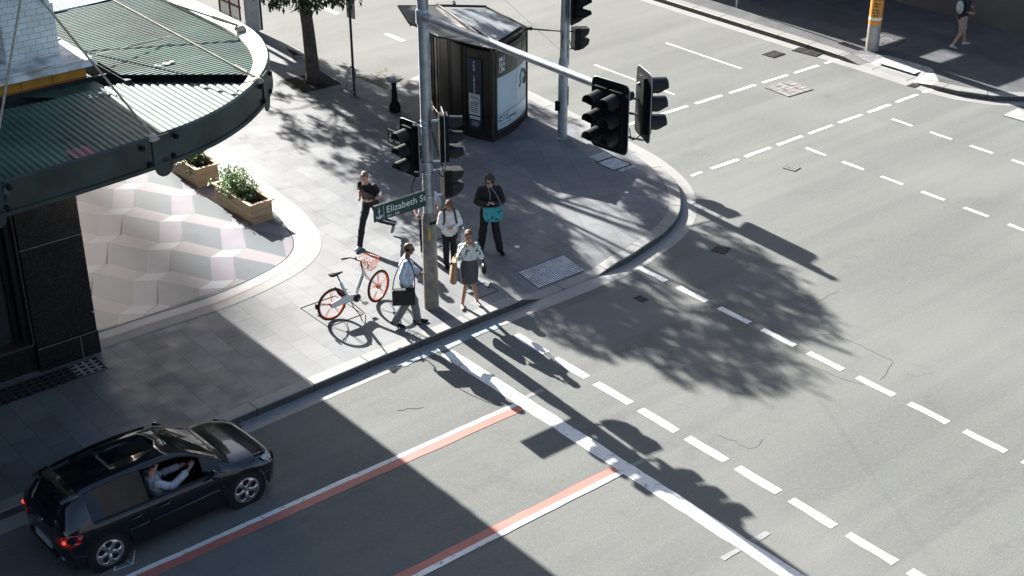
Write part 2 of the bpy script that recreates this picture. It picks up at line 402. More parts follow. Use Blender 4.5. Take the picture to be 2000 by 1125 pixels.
def text(name, body, size, material, parent, origin, xdir, ydir, depth=.004, align='LEFT', spacing=1.0, line=1.0, xs=1.0):
    cu = bpy.data.curves.new(name, 'FONT'); cu.body = body; cu.size = size; cu.extrude = depth/2; cu.align_x = align
    cu.space_character = spacing; cu.space_line = line; cu.offset = size*.003
    o = bpy.data.objects.new(name+'_src', cu); COL.objects.link(o)
    dg = bpy.context.evaluated_depsgraph_get(); me = bpy.data.meshes.new_from_object(o.evaluated_get(dg))
    bpy.data.objects.remove(o)
    X = Vector(xdir).normalized(); Y = Vector(ydir).normalized(); Z = X.cross(Y)
    m = Matrix(((X.x*xs, Y.x, Z.x, origin[0]), (X.y*xs, Y.y, Z.y, origin[1]), (X.z*xs, Y.z, Z.z, origin[2]), (0, 0, 0, 1)))
    me.transform(m)
    if parent is not None: me.transform(world_of(parent).inverted())
    me.materials.clear(); me.materials.append(material); me.name = name
    n = bpy.data.objects.new(name, me); COL.objects.link(n); n.parent = parent
    return n
def tri(mb):
    for f in mb.bm.faces: f.normal_update()
    bmesh.ops.triangulate(mb.bm, faces=mb.bm.faces, quad_method='BEAUTY', ngon_method='EAR_CLIP')
def clip(poly, region):
    "Sutherland-Hodgman: clip poly to a convex counter-clockwise region"
    out = list(poly)
    for i in range(len(region)):
        a, b = region[i], region[(i+1) % len(region)]; inp, out = out, []
        def side(p): return (b[0]-a[0])*(p[1]-a[1])-(b[1]-a[1])*(p[0]-a[0])
        for j in range(len(inp)):
            p, q = inp[j], inp[(j+1) % len(inp)]; sp, sq = side(p), side(q)
            if sp >= 0: out.append(p)
            if (sp >= 0) != (sq >= 0):
                t = sp/(sp-sq); out.append((p[0]+(q[0]-p[0])*t, p[1]+(q[1]-p[1])*t))
        if not out: return []
    return out
def smoothpath(pts, n=6):
    "Catmull-Rom through points of any dimension"
    out = []
    for i in range(len(pts)-1):
        p0, p1, p2, p3 = pts[max(i-1, 0)], pts[i], pts[i+1], pts[min(i+2, len(pts)-1)]
        for k in range(n):
            t = k/n
            out.append(tuple(.5*((2*b)+(-a+c)*t+(2*a-5*b+4*c-d)*t*t+(-a+3*b-3*c+d)*t**3) for a, b, c, d in zip(p0, p1, p2, p3)))
    out.append(tuple(pts[-1])); return out
def offset(path, d):
    "offset a 2D path to its left by d"
    out = []
    for i, p in enumerate(path):
        a = path[max(i-1, 0)]; b = path[min(i+1, len(path)-1)]
        v = Vector((b[0]-a[0], b[1]-a[1])).normalized(); out.append((p[0]-v.y*d, p[1]+v.x*d))
    return out

# ================================================================ THE SETTING: ground
mb = MB(); mb.face([(-300, -300, 0), (400, -300, 0), (400, 500, 0), (-300, 500, 0)])
struct(mb.obj('road', M['asphalt']))

# near corner kerb: (x, y, top z), walked from the left along the kerb, round the corner, up the side street
KERB = [(-40, 19.3, .15), (2, 19.3, .15), (9.5, 19.36, .15), (12.6, 19.47, .15), (14.5, 19.50, .15), (16.25, 19.52, .15), (16.70, 19.51, .022), (18.30, 19.51, .022), (18.92, 19.54, .15)] + \
       smoothpath([(19.3, 19.59, .15), (19.74, 19.70, .15), (20.73, 19.98, .15), (21.6, 20.42, .15),
                   (22.3, 21.05, .15), (22.85, 21.75, .15), (23.22, 22.55, .12), (23.5, 23.5, .05), (23.62, 24.4, .07), (23.75, 25.5, .15), (23.95, 27.5, .15), (24.1, 29.3, .15), (24.05, 30.6, .15)], 6) + \
       [(23.6, 31.5, .15), (22.6, 31.85, .15), (21.2, 31.45, .15), (21.12, 33.2, .15), (21.2, 36.5, .15), (21.2, 60, .15), (21.2, 140, .15)]
def kerb_strip(K, side, wid=.28, mname='kerb'):
    P2 = [(p[0], p[1]) for p in K]; inner = offset(P2, side*wid); mb = MB()
    for i in range(len(K)-1):
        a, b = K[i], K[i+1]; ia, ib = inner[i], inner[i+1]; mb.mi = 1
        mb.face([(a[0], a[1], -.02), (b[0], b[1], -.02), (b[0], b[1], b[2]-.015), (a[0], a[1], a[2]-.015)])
        oa, ob = offset(P2, side*.02)[i], offset(P2, side*.02)[i+1]; mb.mi = 0
        mb.face([(a[0], a[1], a[2]-.015), (b[0], b[1], b[2]-.015), (ob[0], ob[1], b[2]+.001), (oa[0], oa[1], a[2]+.001)])
        mb.face([(oa[0], oa[1], a[2]+.001), (ob[0], ob[1], b[2]+.001), (ib[0], ib[1], b[2]+.001), (ia[0], ia[1], a[2]+.001)])
    # joints between kerb stones
    s = struct(mb.obj('kerb', [M[mname], mat('kerb_shade_face', (.085, .083, .078), .9, scale=9, bump=.3)])); mb = MB(); d = 0  # upright kerb face coloured darker to stand in for its shade
    for i in range(len(K)-1):
        L = math.dist(K[i][:2], K[i+1][:2]); k = 0
        while d + 1.22 < L - 0 and k < 80:
            d += 1.22; t = d/L; p = Vector(K[i]).lerp(Vector(K[i+1]), t); q = Vector((*inner[i], K[i][2])).lerp(Vector((*inner[i+1], K[i+1][2])), t)
            if -2 < p.x < 40 and p.y < 45:
                v = (q-p).normalized(); w = Vector((-v.y, v.x, 0))*.008; z = Vector((0, 0, .003))
                mb.face([p+w+z-v*.003, q+w+z, q-w+z, p-w+z-v*.003])
                mb.face([p+w-v*.003+z, p-w-v*.003+z, (p.x-w.x-v.x*.003, p.y-w.y-v.y*.003, .0), (p.x+w.x-v.x*.003, p.y+w.y-v.y*.003, .0)])
            k += 1
        d -= L
    struct(mb.obj('kerb_joint', M['hole']))
    return inner
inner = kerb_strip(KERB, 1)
K2 = [(p[0], p[1]) for p in KERB]
# gutter strip beside the kerb
go = offset(K2, -.36); mb = MB()
for i in range(len(K2)-1):
    if K2[i][1] > 30.5: continue
    w = .36
    mb.face([(*K2[i], .004), (*go[i], .004), (*go[i+1], .004), (*K2[i+1], .004)])
struct(mb.obj('gutter', M['gutter']))
mb = MB(); random.seed(3)   # ragged worn paint line along the gutter
xs = [6+.16*i for i in range(60)]
up = [(x, 19.36+.009*max(0, min(x-9, 6))-.03-.02*random.random()) for x in xs]; lo = [(x, u[1]-.10-.07*random.random()-(.10 if 13 < x < 16 else 0)) for x, u in zip(xs, up)]
for i in range(len(xs)-1): mb.face([(*up[i], .008), (*lo[i], .008), (*lo[i+1], .008), (*up[i+1], .008)])
struct(mb.obj('gutter_paint_line', M['gutter_paint']))

# footpath behind the kerb, with the kerb ramp cut out of it
ramp = [(16.25, 19.80), (16.72, 20.62), (18.45, 20.62), (18.90, 19.82)]
inn = [p for p in inner if p[0] < 16.2 and p[1] < 20.2] + ramp + [p for p in inner if p[0] > 19.0 or p[1] > 20.2]
FP = inn + [(-40, 140)]
ZF = .15
mb = MB(); mb.face([(x, y, ZF) for x, y in FP]); tri(mb)
struct(mb.obj('footpath', M['pave']))
mb = MB()
mb.face([(16.72, 20.62, ZF), (18.45, 20.62, ZF), (18.3, 19.79, .022), (16.7, 19.79, .022)])
mb.face([(16.25, 19.80, ZF), (16.72, 20.62, ZF), (16.7, 19.79, .022)]); mb.face([(18.45, 20.62, ZF), (18.90, 19.82, ZF), (18.3, 19.79, .022)])
struct(mb.obj('kerb_ramp', M['pave']))
# diagonal paving towards the corner tip
mb = MB(); cur = [p for p in inner if p[0] > 19.0 and p[1] < 26]
mb.face([(x, y, ZF+.004) for x, y in [(19.1, 20.9)]+cur[1:]+[(21.2, 26.2)]]); tri(mb)
struct(mb.obj('corner_paving', M['pave_diag']))

# corner forecourt: terrazzo blocks inside curved stone bands
EDGE = [(2, 23.62), (9.19, 23.72), (11.35, 23.66), (12.61, 23.84), (13.5, 24.16), (14.04, 24.71), (14.37, 25.62), (14.56, 26.8), (14.75, 30), (14.9, 42)]
E2 = smoothpath(EDGE, 6)
region = E2+[(2, 42)]
a = Vector((11.83, 28.46)); v1 = Vector((.88, -1.18)); v2 = Vector((-.88, -1.14)); ab = Vector((.48, -.90)); dn = Vector((-.46, -.95))
mb = MB()
for i in range(-12, 14):
    for j in range(-14, 14):
        A = a+v1*i+v2*j; B = A+ab; C = A+v1; A1 = A+dn; B1 = B+Vector((-.51, -1.0)); C1 = C+Vector((-.52, -.99))
        N1 = A+v2; NB = N1+ab; NC = N1+v1
        for k, q in enumerate(((A, B, B1, A1), (B, C, C1, B1), (A1, B1, NB, N1), (B1, C1, NC, NB))):
            p = clip([(w.x, w.y) for w in q], region)
            if len(p) > 2: mb.mi = (3, 2, 1, 0)[k]; mb.face([(x, y, ZF+.004) for x, y in p])
struct(mb.obj('terrazzo_paving', [M['terr_l'], M['terr_p'], M['terr_m'], M['terr_d']]))
def band(path, d0, d1, z, m, name):
    a, b = offset(path, -d0), offset(path, -d1); mb = MB()
    for i in range(len(path)-1): mb.face([(*a[i], z), (*b[i], z), (*b[i+1], z), (*a[i+1], z)])
    return struct(mb.obj(name, m))
band(E2, 0, .03, ZF+.010, M['black_trim'], 'paving_trim_strip'); band(E2, .03, .26, ZF+.006, M['band_w'], 'paving_border')
band(E2, .26, .33, ZF+.010, M['band_r'], 'paving_border_line'); band(E2, .33, .62, ZF+.006, M['kerb'], 'paving_border_outer')

# far footpath (right) with its own kerb and ramp
FK = [(33.35, 140, .15), (33.32, 60, .15), (33.3, 33, .15), (33.3, 27, .15), (33.25, 25.2, .15), (33.28, 24.55, .02), (33.25, 22.75, .02), (33.22, 22.0, .14), (33.35, 21.2, .15), (33.75, 20.35, .15), (34.4, 19.72, .15), (35.5, 19.3, .15), (37.5, 19.15, .15), (60, 19.1, .15), (200, 19, .15)]
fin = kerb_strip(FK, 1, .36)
F2 = [(p[0], p[1]) for p in FK]; fo = offset(F2, -.36); mb = MB()
for i in range(len(F2)-1): mb.face([(*F2[i], .004), (*fo[i], .004), (*fo[i+1], .004), (*F2[i+1], .004)])
struct(mb.obj('gutter', M['gutter']))
fr = [(33.6, 25.15), (34.3, 24.35), (34.35, 22.85), (33.58, 22.05)]
pf = [p for p in fin if p[1] > 25.5] + fr + [p for p in fin if p[1] < 21.9] + [(200, 140)]
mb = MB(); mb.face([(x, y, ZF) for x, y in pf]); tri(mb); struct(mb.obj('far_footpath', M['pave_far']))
mb = MB(); mb.face([(34.3, 24.35, ZF), (34.35, 22.85, ZF), (33.62, 22.7, .022), (33.62, 24.5, .022)])
mb.face([(33.6, 25.15, ZF), (34.3, 24.35, ZF), (33.62, 24.5, .022)]); mb.face([(34.35, 22.85, ZF), (33.58, 22.05, ZF), (33.62, 22.7, .022)])
struct(mb.obj('kerb_ramp', M['concrete']))

# ---------------------------------------------------------------- road markings
def rect(mb, x0, y0, x1, y1, z=.006, jit=.012):
    n = max(2, int(max(abs(x1-x0), abs(y1-y0))/.25)); horiz = abs(x1-x0) > abs(y1-y0)
    for i in range(n):
        t0, t1 = i/n, (i+1)/n
        if not hasattr(mb, 'j') or i == 0: mb.j = (random.uniform(-jit, jit), random.uniform(-jit, jit))
        j0 = mb.j; j1 = (random.uniform(-jit, jit), random.uniform(-jit, jit)); mb.j = j1
        if horiz:
            xa, xb = x0+(x1-x0)*t0, x0+(x1-x0)*t1
            mb.face([(xa, y0+j0[0], z), (xb, y0+j1[0], z), (xb, y1+j1[1], z), (xa, y1+j0[1], z)])
        else:
            ya, yb = y0+(y1-y0)*t0, y0+(y1-y0)*t1
            mb.face([(x0+j0[0], ya, z), (x1+j0[1], ya, z), (x1+j1[1], yb, z), (x0+j1[0], yb, z)])
mb = MB()
for k in range(16): rect(mb, 19.17, 19.27-k*1.163-(.0 if k else .0), 19.32, 18.43-k*1.163+.02)
struct(mb.obj('crossing_line_far', M['white']))
mb = MB()
for k in range(16): rect(mb, 15.30, 18.72-k*1.163-.02, 15.47, 17.80-k*1.163)
struct(mb.obj('crossing_line_near', M['white']))
mb = MB(); rect(mb, 13.80, 19.02, 14.08, 2); struct(mb.obj('stop_line', M['white']))
mb = MB(); rect(mb, -30, 16.80, 13.80, 16.70, .010, .006); rect(mb, -30, 14.07, 13.80, 13.96, .010, .006); struct(mb.obj('lane_line', M['white']))
mb = MB(); rect(mb, -30, 16.71, 13.80, 16.52, .006, .008); rect(mb, -30, 14.24, 13.80, 14.06, .006, .008); struct(mb.obj('bus_lane_line_red', M['red']))
mb = MB(); rect(mb, 14.10, 16.88, 14.48, 16.78); rect(mb, 14.10, 14.09, 14.32, 14.0); rect(mb, 13.42, 11.44, 13.79, 11.33); rect(mb, 14.10, 11.44, 14.46, 11.33)
struct(mb.obj('worn_marking', M['white_worn']))
mb = MB()
rect(mb, 23.62, 22.05, 24.0, 21.95)
for k in range(8): rect(mb, 24.32+k*1.213, 22.05, 25.27+k*1.213, 21.93)
struct(mb.obj('side_crossing_line_near', M['white']))
mb = MB()
for k in range(-1, 6): rect(mb, 26.05+k*1.34-.1, 25.50-.02*k, 27.10+k*1.34-.1, 25.38-.02*k)
struct(mb.obj('side_crossing_line_far', M['white']))
mb = MB()
for k in range(9): rect(mb, 30.43, 21.27-k*1.22, 30.53, 20.61-k*1.22)
for k in range(9): rect(mb, 27.10, 21.40-k*1.18, 27.20, 20.76-k*1.18)
struct(mb.obj('turn_guide_line', M['white']))
mb = MB(); rect(mb, 30.37, 29.7, 30.45, 26.6); rect(mb, 27.32, 29.6, 27.40, 26.3); rect(mb, 30.37, 60, 30.45, 36)
for y in (35.96, 39.6, 43.2, 46.8): rect(mb, 24.25, y, 24.42, y-.95)
struct(mb.obj('side_lane_line', M['white']))
# survey scribbles in white spray paint
def strokes(name, lines, z, wid=.018, m='white_worn', loc=(0, 0), rz=0, sc=1):
    mb = MB(); c, s_ = math.cos(rz), math.sin(rz)
    for L in lines:
        L = [(loc[0]+sc*(x*c-y*s_), loc[1]+sc*(x*s_+y*c)) for x, y in L]
        a, b = offset(L, wid/2), offset(L, -wid/2)
        for i in range(len(L)-1): mb.face([(*a[i], z), (*b[i], z), (*b[i+1], z), (*a[i+1], z)])
    return struct(mb.obj(name, m if not isinstance(m, str) else M[m]))
strokes('spray_paint_mark', [[(0, 0), (.16, .28), (.30, .02), (0, 0)], [(.16, .28), (.34, .28)], [(.30, .02), (.42, .34)]], .008, .02, 'white', (6.15, 17.02), R(-10))
strokes('spray_paint_mark', [[(i*.09, 0), (i*.09+.02, .34)] for i in range(9)]+[[(0, 0), (.75, .02)], [(0, .34), (.75, .36)]]+[[(i*.09, 0), (i*.09+.09, .34)] for i in range(0, 8, 2)], .008, .016, 'white_worn', (4.05, 18.55), R(3))
text('spray_paint_lettering', 'R TOL', .26, M['white_worn'], None, (21.55, 21.55, ZF+.010), (.62, .78, 0), (-.78, .62, 0), .001)['kind'] = 'structure'
text('spray_paint_lettering', 'K', .26, M['white_worn'], None, (21.25, 21.9, ZF+.010), (.62, .78, 0), (-.78, .62, 0), .001)['kind'] = 'structure'
def crackline(pts, wdt=.011):
    random.seed(len(pts)*7+int(pts[0][0]*10)); out = []
    for a, b in zip(pts, pts[1:]):
        L = math.dist(a, b); n = max(2, int(L/.07))
        for k in range(n):
            u = k/n; out.append((a[0]+(b[0]-a[0])*u+random.uniform(-.022, .022), a[1]+(b[1]-a[1])*u+random.uniform(-.022, .022)))
    out.append(pts[-1]); return out
strokes('road_crack', [crackline(p) for p in ([(21.64, 15.88), (20.87, 15.85), (20.19, 15.83), (20.04, 16.18), (20.03, 16.6)], [(20.17, 14.81), (20.22, 14.4), (20.23, 13.94), (20.22, 13.39), (19.84, 13.23), (19.5, 13.13)],
    [(18.88, 14.5), (18.93, 14.06), (18.98, 13.56), (19.12, 13.22)], [(15.84, 13.75), (15.93, 13.48), (15.94, 13.15), (16.08, 13.09), (16.36, 13.19)], [(19.04, 14.76), (19.36, 14.99), (19.75, 14.99), (20.17, 14.81)], [(16.6, 16.9), (17.1, 16.8), (17.5, 16.3)])], .0045, .008, mat('crack_dark', (.088, .090, .086), .9))
mb = MB(); mb.face([(26.2, 12.3, .003), (33.0, 13.1, .003), (33.0, 13.9, .003), (26.2, 13.2, .003)]); mb.face([(16.35, 17.2, .003), (18.4, 17.2, .003), (18.4, 18.9, .003), (16.35, 18.9, .003)]); struct(mb.obj('road_patch', speck_mat('coarse_patch_asphalt', (.165, .168, .160), (.105, .107, .104), 45, amt=.05, rough=.9)))
# stray line of dried paint on the road, a few gum spots
strokes('road_scratch', [[(12.03, 17.95), (12.12, 17.88), (12.2, 17.9), (12.32, 17.78), (12.45, 17.74)]], .005, .012, 'hole')

# ================================================================ CORNER BUILDING with its awning
bl = thing('corner_building', 'dark granite shopfront corner with white glazed brick pier above a big green awning', 'building', (8.8, 23.0, 0))
mb = MB(); mb.box((8.185, 23.53, 3.05), (1.17, 1.0, 5.8)); mb.obj('pillar', M['granite'], bl, bevel=.01)
mb = MB(); mb.box((8.185, 23.51, .385), (1.18, 1.02, .47)); mb.obj('pillar_plinth', M['granite'], bl)
mb = MB(); mb.box((8.185, 23.026, 2.62), (1.17, .006, .014)); mb.box((8.185, 22.996, .625), (1.18, .006, .012)); mb.box((8.42, 22.996, .385), (.012, .006, .47))
mb.obj('stone_joint', mat('pale_joint', (.25, .24, .22), .8), bl)
mb = MB(); mb.box((8.745, 23.018, 1.02), (.05, .02, .02)); mb.obj('small_label', M['paper'], bl)
# shopfront beside the pillar
mb = MB(); mb.box((2.3, 23.30, .42), (10.55, .40, .54)); mb.obj('stall_riser', M['granite'], bl)
mb = MB(); mb.box((2.3, 23.28, .72), (10.55, .46, .05)); mb.obj('window_sill', mat('brown_sill', (.055, .042, .038), .5), bl)
w = MB(); w.box((7.50, 23.22, 3.0), (.16, .18, 4.5)); w.box((7.36, 23.32, 3.0), (.10, .12, 4.5)); w.box((4.2, 23.32, 3.0), (.1, .12, 4.5)); w.box((2.3, 23.30, 4.95), (10.5, .14, .6))
wf = w.obj('window_frame', mat('dark_bronze_frame', (.022, .022, .021), .4, metal=.4), bl, bevel=.008)
mb = MB(); mb.tube([(7.56, 23.06, .75), (7.56, 23.06, 5.6)], .022, 8); mb.obj('rope_moulding', mat('bronze_moulding', (.06, .05, .045), .5, scale=30, var=.4), wf)
mb = MB(); mb.box((2.3, 23.36, 2.85), (10.4, .02, 4.2)); mb.obj('window_pane', M['winglass'], wf)
mb = MB(); mb.box((2.3, 26.8, 3), (10.4, .1, 6)); mb.box((2.3, 25, .17), (10.4, 3.6, .04)); mb.box((7.6, 25.3, 3), (.1, 3, 6)); mb.obj('shop_interior', mat('shop_interior', (.07, .055, .045), .7, scale=1.2), bl)
mb = MB(); mb.box((5.9, 23.6, 3.35), (1.9, .03, .42)); mb.obj('shop_sign', mat('cream_shop_sign', (.55, .62, .50), .5), bl)
mb = MB(); mb.box((5.9, 23.57, 3.35), (1.7, .02, .24)); mb.obj('shop_sign_centre', mat('tan_sign', (.45, .33, .2), .5), bl)
# ledge, ochre band, glazed brick pier, storeys above
mb = MB(); mb.prism([(-30, 21.62), (8.93, 21.62), (9.00, 21.74), (9.02, 27), (-30, 27)], 6.14, 6.24, [(-30, 21.70), (8.86, 21.70), (8.93, 21.80), (8.94, 27), (-30, 27)]); 
for x in [8.2-1.02*i for i in range(10)]: mb.box((x, 22.0, 6.25), (.06, .60, .03))
for y in (23.0, 23.8, 24.6): mb.box((8.78, y, 6.25), (.28, .06, .03))
mb.box((-11, 21.70, 6.25), (39.5, .07, .035)); mb.obj('ledge', M['ledge'], bl, bevel=.012)
mb = MB(); mb.prism([(-30, 21.76), (8.78, 21.76), (8.78, 27), (-30, 27)], 5.90, 6.14); mb.obj('ochre_frieze', M['ochre'], bl)
mb = MB()
for x in [8.2-.52*i for i in range(24)]: mb.box((x, 21.755, 6.02), (.012, .012, .235))
mb.box((-11, 21.752, 5.94), (39.5, .02, .03)); mb.obj('frieze_joint', mat('dark_ochre', (.32, .12, .03), .6), bl)  # darker ochre for the joints and the lower line
mb = MB(); mb.prism([(7.70, 22.28), (8.60, 22.28), (8.60, 23.6), (7.70, 23.6)], 6.24, 7.1); mb.prism([(7.74, 22.32), (8.56, 22.32), (8.56, 23.6), (7.74, 23.6)], 7.1, 32); mb.obj('brick_pier', M['tile'], bl)
mb = MB(); mb.prism([(-30, 22.9), (7.66, 22.9), (7.66, 24.2), (8.9, 24.2), (8.9, 60), (-30, 60)], 4.6, 24); mb.obj('upper_wall', M['facade_dk'], bl)
mb = MB(); mb.prism([(-30, 25.6), (8.7, 25.6), (8.7, 60), (-30, 60)], .15, 4.6); mb.obj('lower_wall', M['facade_dk'], bl)
# awning outline
AW = smoothpath([(-30, 17.7), (2.0, 17.83), (6.0, 17.86), (8.07, 18.03), (9.05, 18.25), (9.8, 18.62), (10.40, 19.07), (10.85, 19.52), (11.22, 20.02), (11.5, 20.56), (11.72, 21.2), (11.83, 21.9), (11.86, 22.85), (11.86, 26), (11.86, 48)], 6)
def ribbon(path, d0, z0, d1, z1):
    mb = MB(); a = offset(path, d0); b = offset(path, d1)
    for i in range(len(path)-1): mb.face([(*a[i], z0), (*a[i+1], z0), (*b[i+1], z1), (*b[i], z1)])
    return mb
mb = ribbon(AW, 0, 5.70, 0, 6.18)
for x0, z0, x1, z1 in ((0, 6.18, .04, 6.20), (-.025, 5.70, -.025, 5.76), (-.025, 5.76, 0, 5.765), (-.025, 5.70, 0, 5.70), (.02, 6.19, .02, 5.9)):
    t = ribbon(AW, x0, z0, x1, z1); me = bpy.data.meshes.new('t'); t.bm.to_mesh(me); t.bm.free(); mb.bm.from_mesh(me); bpy.data.meshes.remove(me)
fas = mb.obj('awning_fascia', M['fascia'], bl, smooth='auto')
def ptan(i):
    a, b = Vector(AW[max(i-1, 0)]), Vector(AW[min(i+1, len(AW)-1)]); v = (b-a).normalized(); return v, Vector((v.y, -v.x))
br = MB(); bo = MB()
for px, py in ((8.12, 18.04), (10.62, 19.28), (11.83, 21.9), (5.6, 17.86), (11.86, 26)):
    i = min(range(len(AW)), key=lambda k: (AW[k][0]-px)**2+(AW[k][1]-py)**2); v, n = ptan(i); p = Vector(AW[i])
    c = p+n*.012
    br.box((c.x+v.x*.16, c.y+v.y*.16, 5.94), (.30, .02, .50), math.atan2(v.y, v.x))
    q = c+v*.17; br.cyl((q.x-n.x*.01, q.y-n.y*.01, 5.70), (q.x+n.x*.01, q.y+n.y*.01, 5.70), .15, seg=20)
    for s, z in ((-.16, 6.08), (-.06, 5.80), (.42, 6.10), (.34, 5.82)):
        w_ = p+v*s; bo.lathe((w_.x, w_.y, z), [(.001, .06), (.035, .055), (.04, .03), (.04, 0)], 10, (n.x, n.y, 0))
br.obj('awning_bracket', M['fascia'], bl); bo.obj('fascia_bolt', M['black'], bl, smooth='auto')
# pale gutter rim round the side, dull along the front
i0 = min(range(len(AW)), key=lambda k: (AW[k][0]-10.3)**2+(AW[k][1]-18.98)**2); side_p = AW[i0:]; front_p = AW[:i0+1]
mb = ribbon(side_p, .03, 6.20, .10, 6.15)
for x0, z0, x1, z1 in ((.10, 6.15, .27, 6.11), (.27, 6.11, .275, 6.06)):
    t = ribbon(side_p, x0, z0, x1, z1); me = bpy.data.meshes.new('t'); t.bm.to_mesh(me); t.bm.free(); mb.bm.from_mesh(me); bpy.data.meshes.remove(me)
mb.obj('awning_gutter', M['rimwhite'], bl)
ribbon(front_p, .03, 6.12, .17, 6.04).obj('awning_flashing', mat('grey_green_flashing', (.10, .13, .13), .5, scale=6), bl)
# corrugated sheets
def corrugated(poly, along, period, amp, z, slope=(0, 0)):
    mb = MB(); A = Vector(along).normalized(); U = Vector((A.y, -A.x))
    us = [Vector(p).dot(U) for p in poly]; u = min(us)
    def span(u):
        h = []
        for i in range(len(poly)):
            p, q = Vector(poly[i]), Vector(poly[(i+1) % len(poly)]); a, b = p.dot(U)-u, q.dot(U)-u
            if (a >= 0) != (b >= 0): h.append((p+(q-p)*(a/(a-b))).dot(A))
        return (min(h), max(h)) if len(h) >= 2 else None
    prev = None; k = 0; steps = ((0, 0), (.18, .8), (.36, 1), (.64, .8), (.82, .1))
    while u < max(us):
        f, hgt = steps[k % 5]; uu = u+f*period
        s = span(uu)
        if s:
            e = [U*uu+A*s[0], U*uu+A*s[1]]; v = [mb.bm.verts.new((p.x, p.y, z+amp*hgt+slope[0]*p.x+slope[1]*p.y)) for p in e]
            if prev: mb._f([prev[0], prev[1], v[1], v[0]])
            prev = v
        k += 1
        if k % 5 == 0: u += period
    return mb
fr_in = [p for p in offset(AW, .12) if -20 < p[0] < 10.85 and p[1] < 19.9]
corrugated([(-20, 21.05), *fr_in, (9.12, 21.12)], (0.02, 1), .105, .020, 5.92).obj('awning_roof_sheet', M['roofgreen'], bl, smooth='auto')
sd_in = [p for p in offset(AW, .26) if p[0] > 10.55 and p[1] > 19.7]
corrugated([(9.12, 21.20), (10.62, 19.98), *sd_in, (9.22, 48)], (1, .02), .088, .020, 6.03).obj('awning_roof_sheet', M['roofgreen'], bl, smooth='auto')
mb = corrugated([(9.22, 25.05), (11.45, 25.28), (11.45, 26.15), (9.22, 25.95)], (1, .02), .098, .032, 6.045); mb.obj('skylight_sheet', M['sheetpale'], bl, smooth='auto')
mb = corrugated([(7.12, 18.52), (7.50, 18.55), (7.50, 18.92), (7.12, 18.90)], (0.02, 1), .118, .035, 5.93); mb.obj('red_roof_patch', M['pinkpatch'], bl, smooth='auto')
mb = MB()
for cx, cy in ((8.55, 20.75), (9.95, 21.2)):   # white spatter on the sheets
    for _ in range(7):
        x, y = cx+random.uniform(-.22, .22), cy+random.uniform(-.07, .07); r = random.uniform(.015, .05)
        mb.lathe((x, y, 5.97 if cy < 21 else 6.07), [(r, 0), (r*.8, .006)], 7)
mb.obj('paint_spatter', M['lettering'], bl)
mb = MB(); mb.box((-5.5, 21.42, 5.62), (29.4, .62, .04)); mb.box((-5.5, 21.72, 5.78), (29.4, .03, .30)); mb.box((-5.5, 21.10, 5.76), (29.3, .03, .28)); mb.box((9.16, 34.5, 5.82), (.10, 27, .36)); mb.obj('box_gutter', mat('gutter_black', (.02, .024, .022), .6), bl)
mb = corrugated([(-20, 21.35), (8.1, 21.35), (8.1, 21.70), (-20, 21.70)], (0, 1), .118, .03, 5.72); mb.obj('inner_roof_sheet', M['roofgreen'], bl, smooth='auto')
mb = MB(); mb.face([(8.3, 21.2, 5.83), (8.95, 21.3, 5.82), (8.85, 21.66, 5.88), (7.6, 21.7, 5.88)]); mb.obj('flat_flashing', mat('flat_green', (.03, .07, .05), .5), bl)
sof = [p for p in offset(AW, .05)]
mb = MB(); mb.face([(x, y, 5.73) for x, y in sof+[(-30, 48)]]); tri(mb); mb.obj('awning_soffit', mat('soffit', (.16, .17, .16), .8), bl)
def tie(p0, p1):
    p0, p1 = Vector(p0), Vector(p1); mb = MB(); mb.cyl(p0, p1, .019, seg=8); d = (p1-p0).normalized()
    t = mb.obj('tie_rod', M['rod'], bl, smooth='auto')
    mb = MB(); mb.cyl(p0+d*.22, p0+d*.52, .032, seg=8); mb.tube([p0+d*.05, p0+d*.22], .025, 6); mb.lathe(p0-Vector((0, 0, .02)), [(.11, -.04), (.09, 0), (.05, .03), (.001, .035)], 12); mb.obj('turnbuckle', M['rod'], t, smooth='auto')
    return t
tie((8.13, 18.08, 6.20), (8.43, 22.30, 7.17)); tie((5.62, 17.92, 6.0), (8.11, 22.30, 7.27)); tie((10.53, 19.24, 6.2), (8.95, 26.6, 7.55)); tie((11.66, 21.75, 6.22), (8.95, 25.4, 7.36)); tie((11.8, 26, 6.2), (8.95, 31, 8.6))
mb = MB(); mb.cyl((7.7, 21.55, 6.30), (10.6, 22.3, 6.12), .008, seg=5); mb.obj('stay_wire', M['rod'], bl)
# ventilation grate paving beside the shopfront
gr = thing('vent_grate', 'cast grate of small square openings in the footpath below the dark granite pillar', 'grate', (7.3, 22.62, .15))
mb = MB(); mb.box((7.3, 22.62, .155), (2.6, .56, .012)); mb.obj('frame', M['grate'], gr)
mb = MB()
for i in range(18):
    for j in range(4): mb.box((6.07+i*.145, 22.42+j*.13, .163), (.085, .07, .006))
mb.obj('openings', M['hole'], gr)
mb = MB(); mb.box((8.3, 22.62, .158), (.5, .5, .012)); mb.obj('cover_plate', M['concrete'], gr)

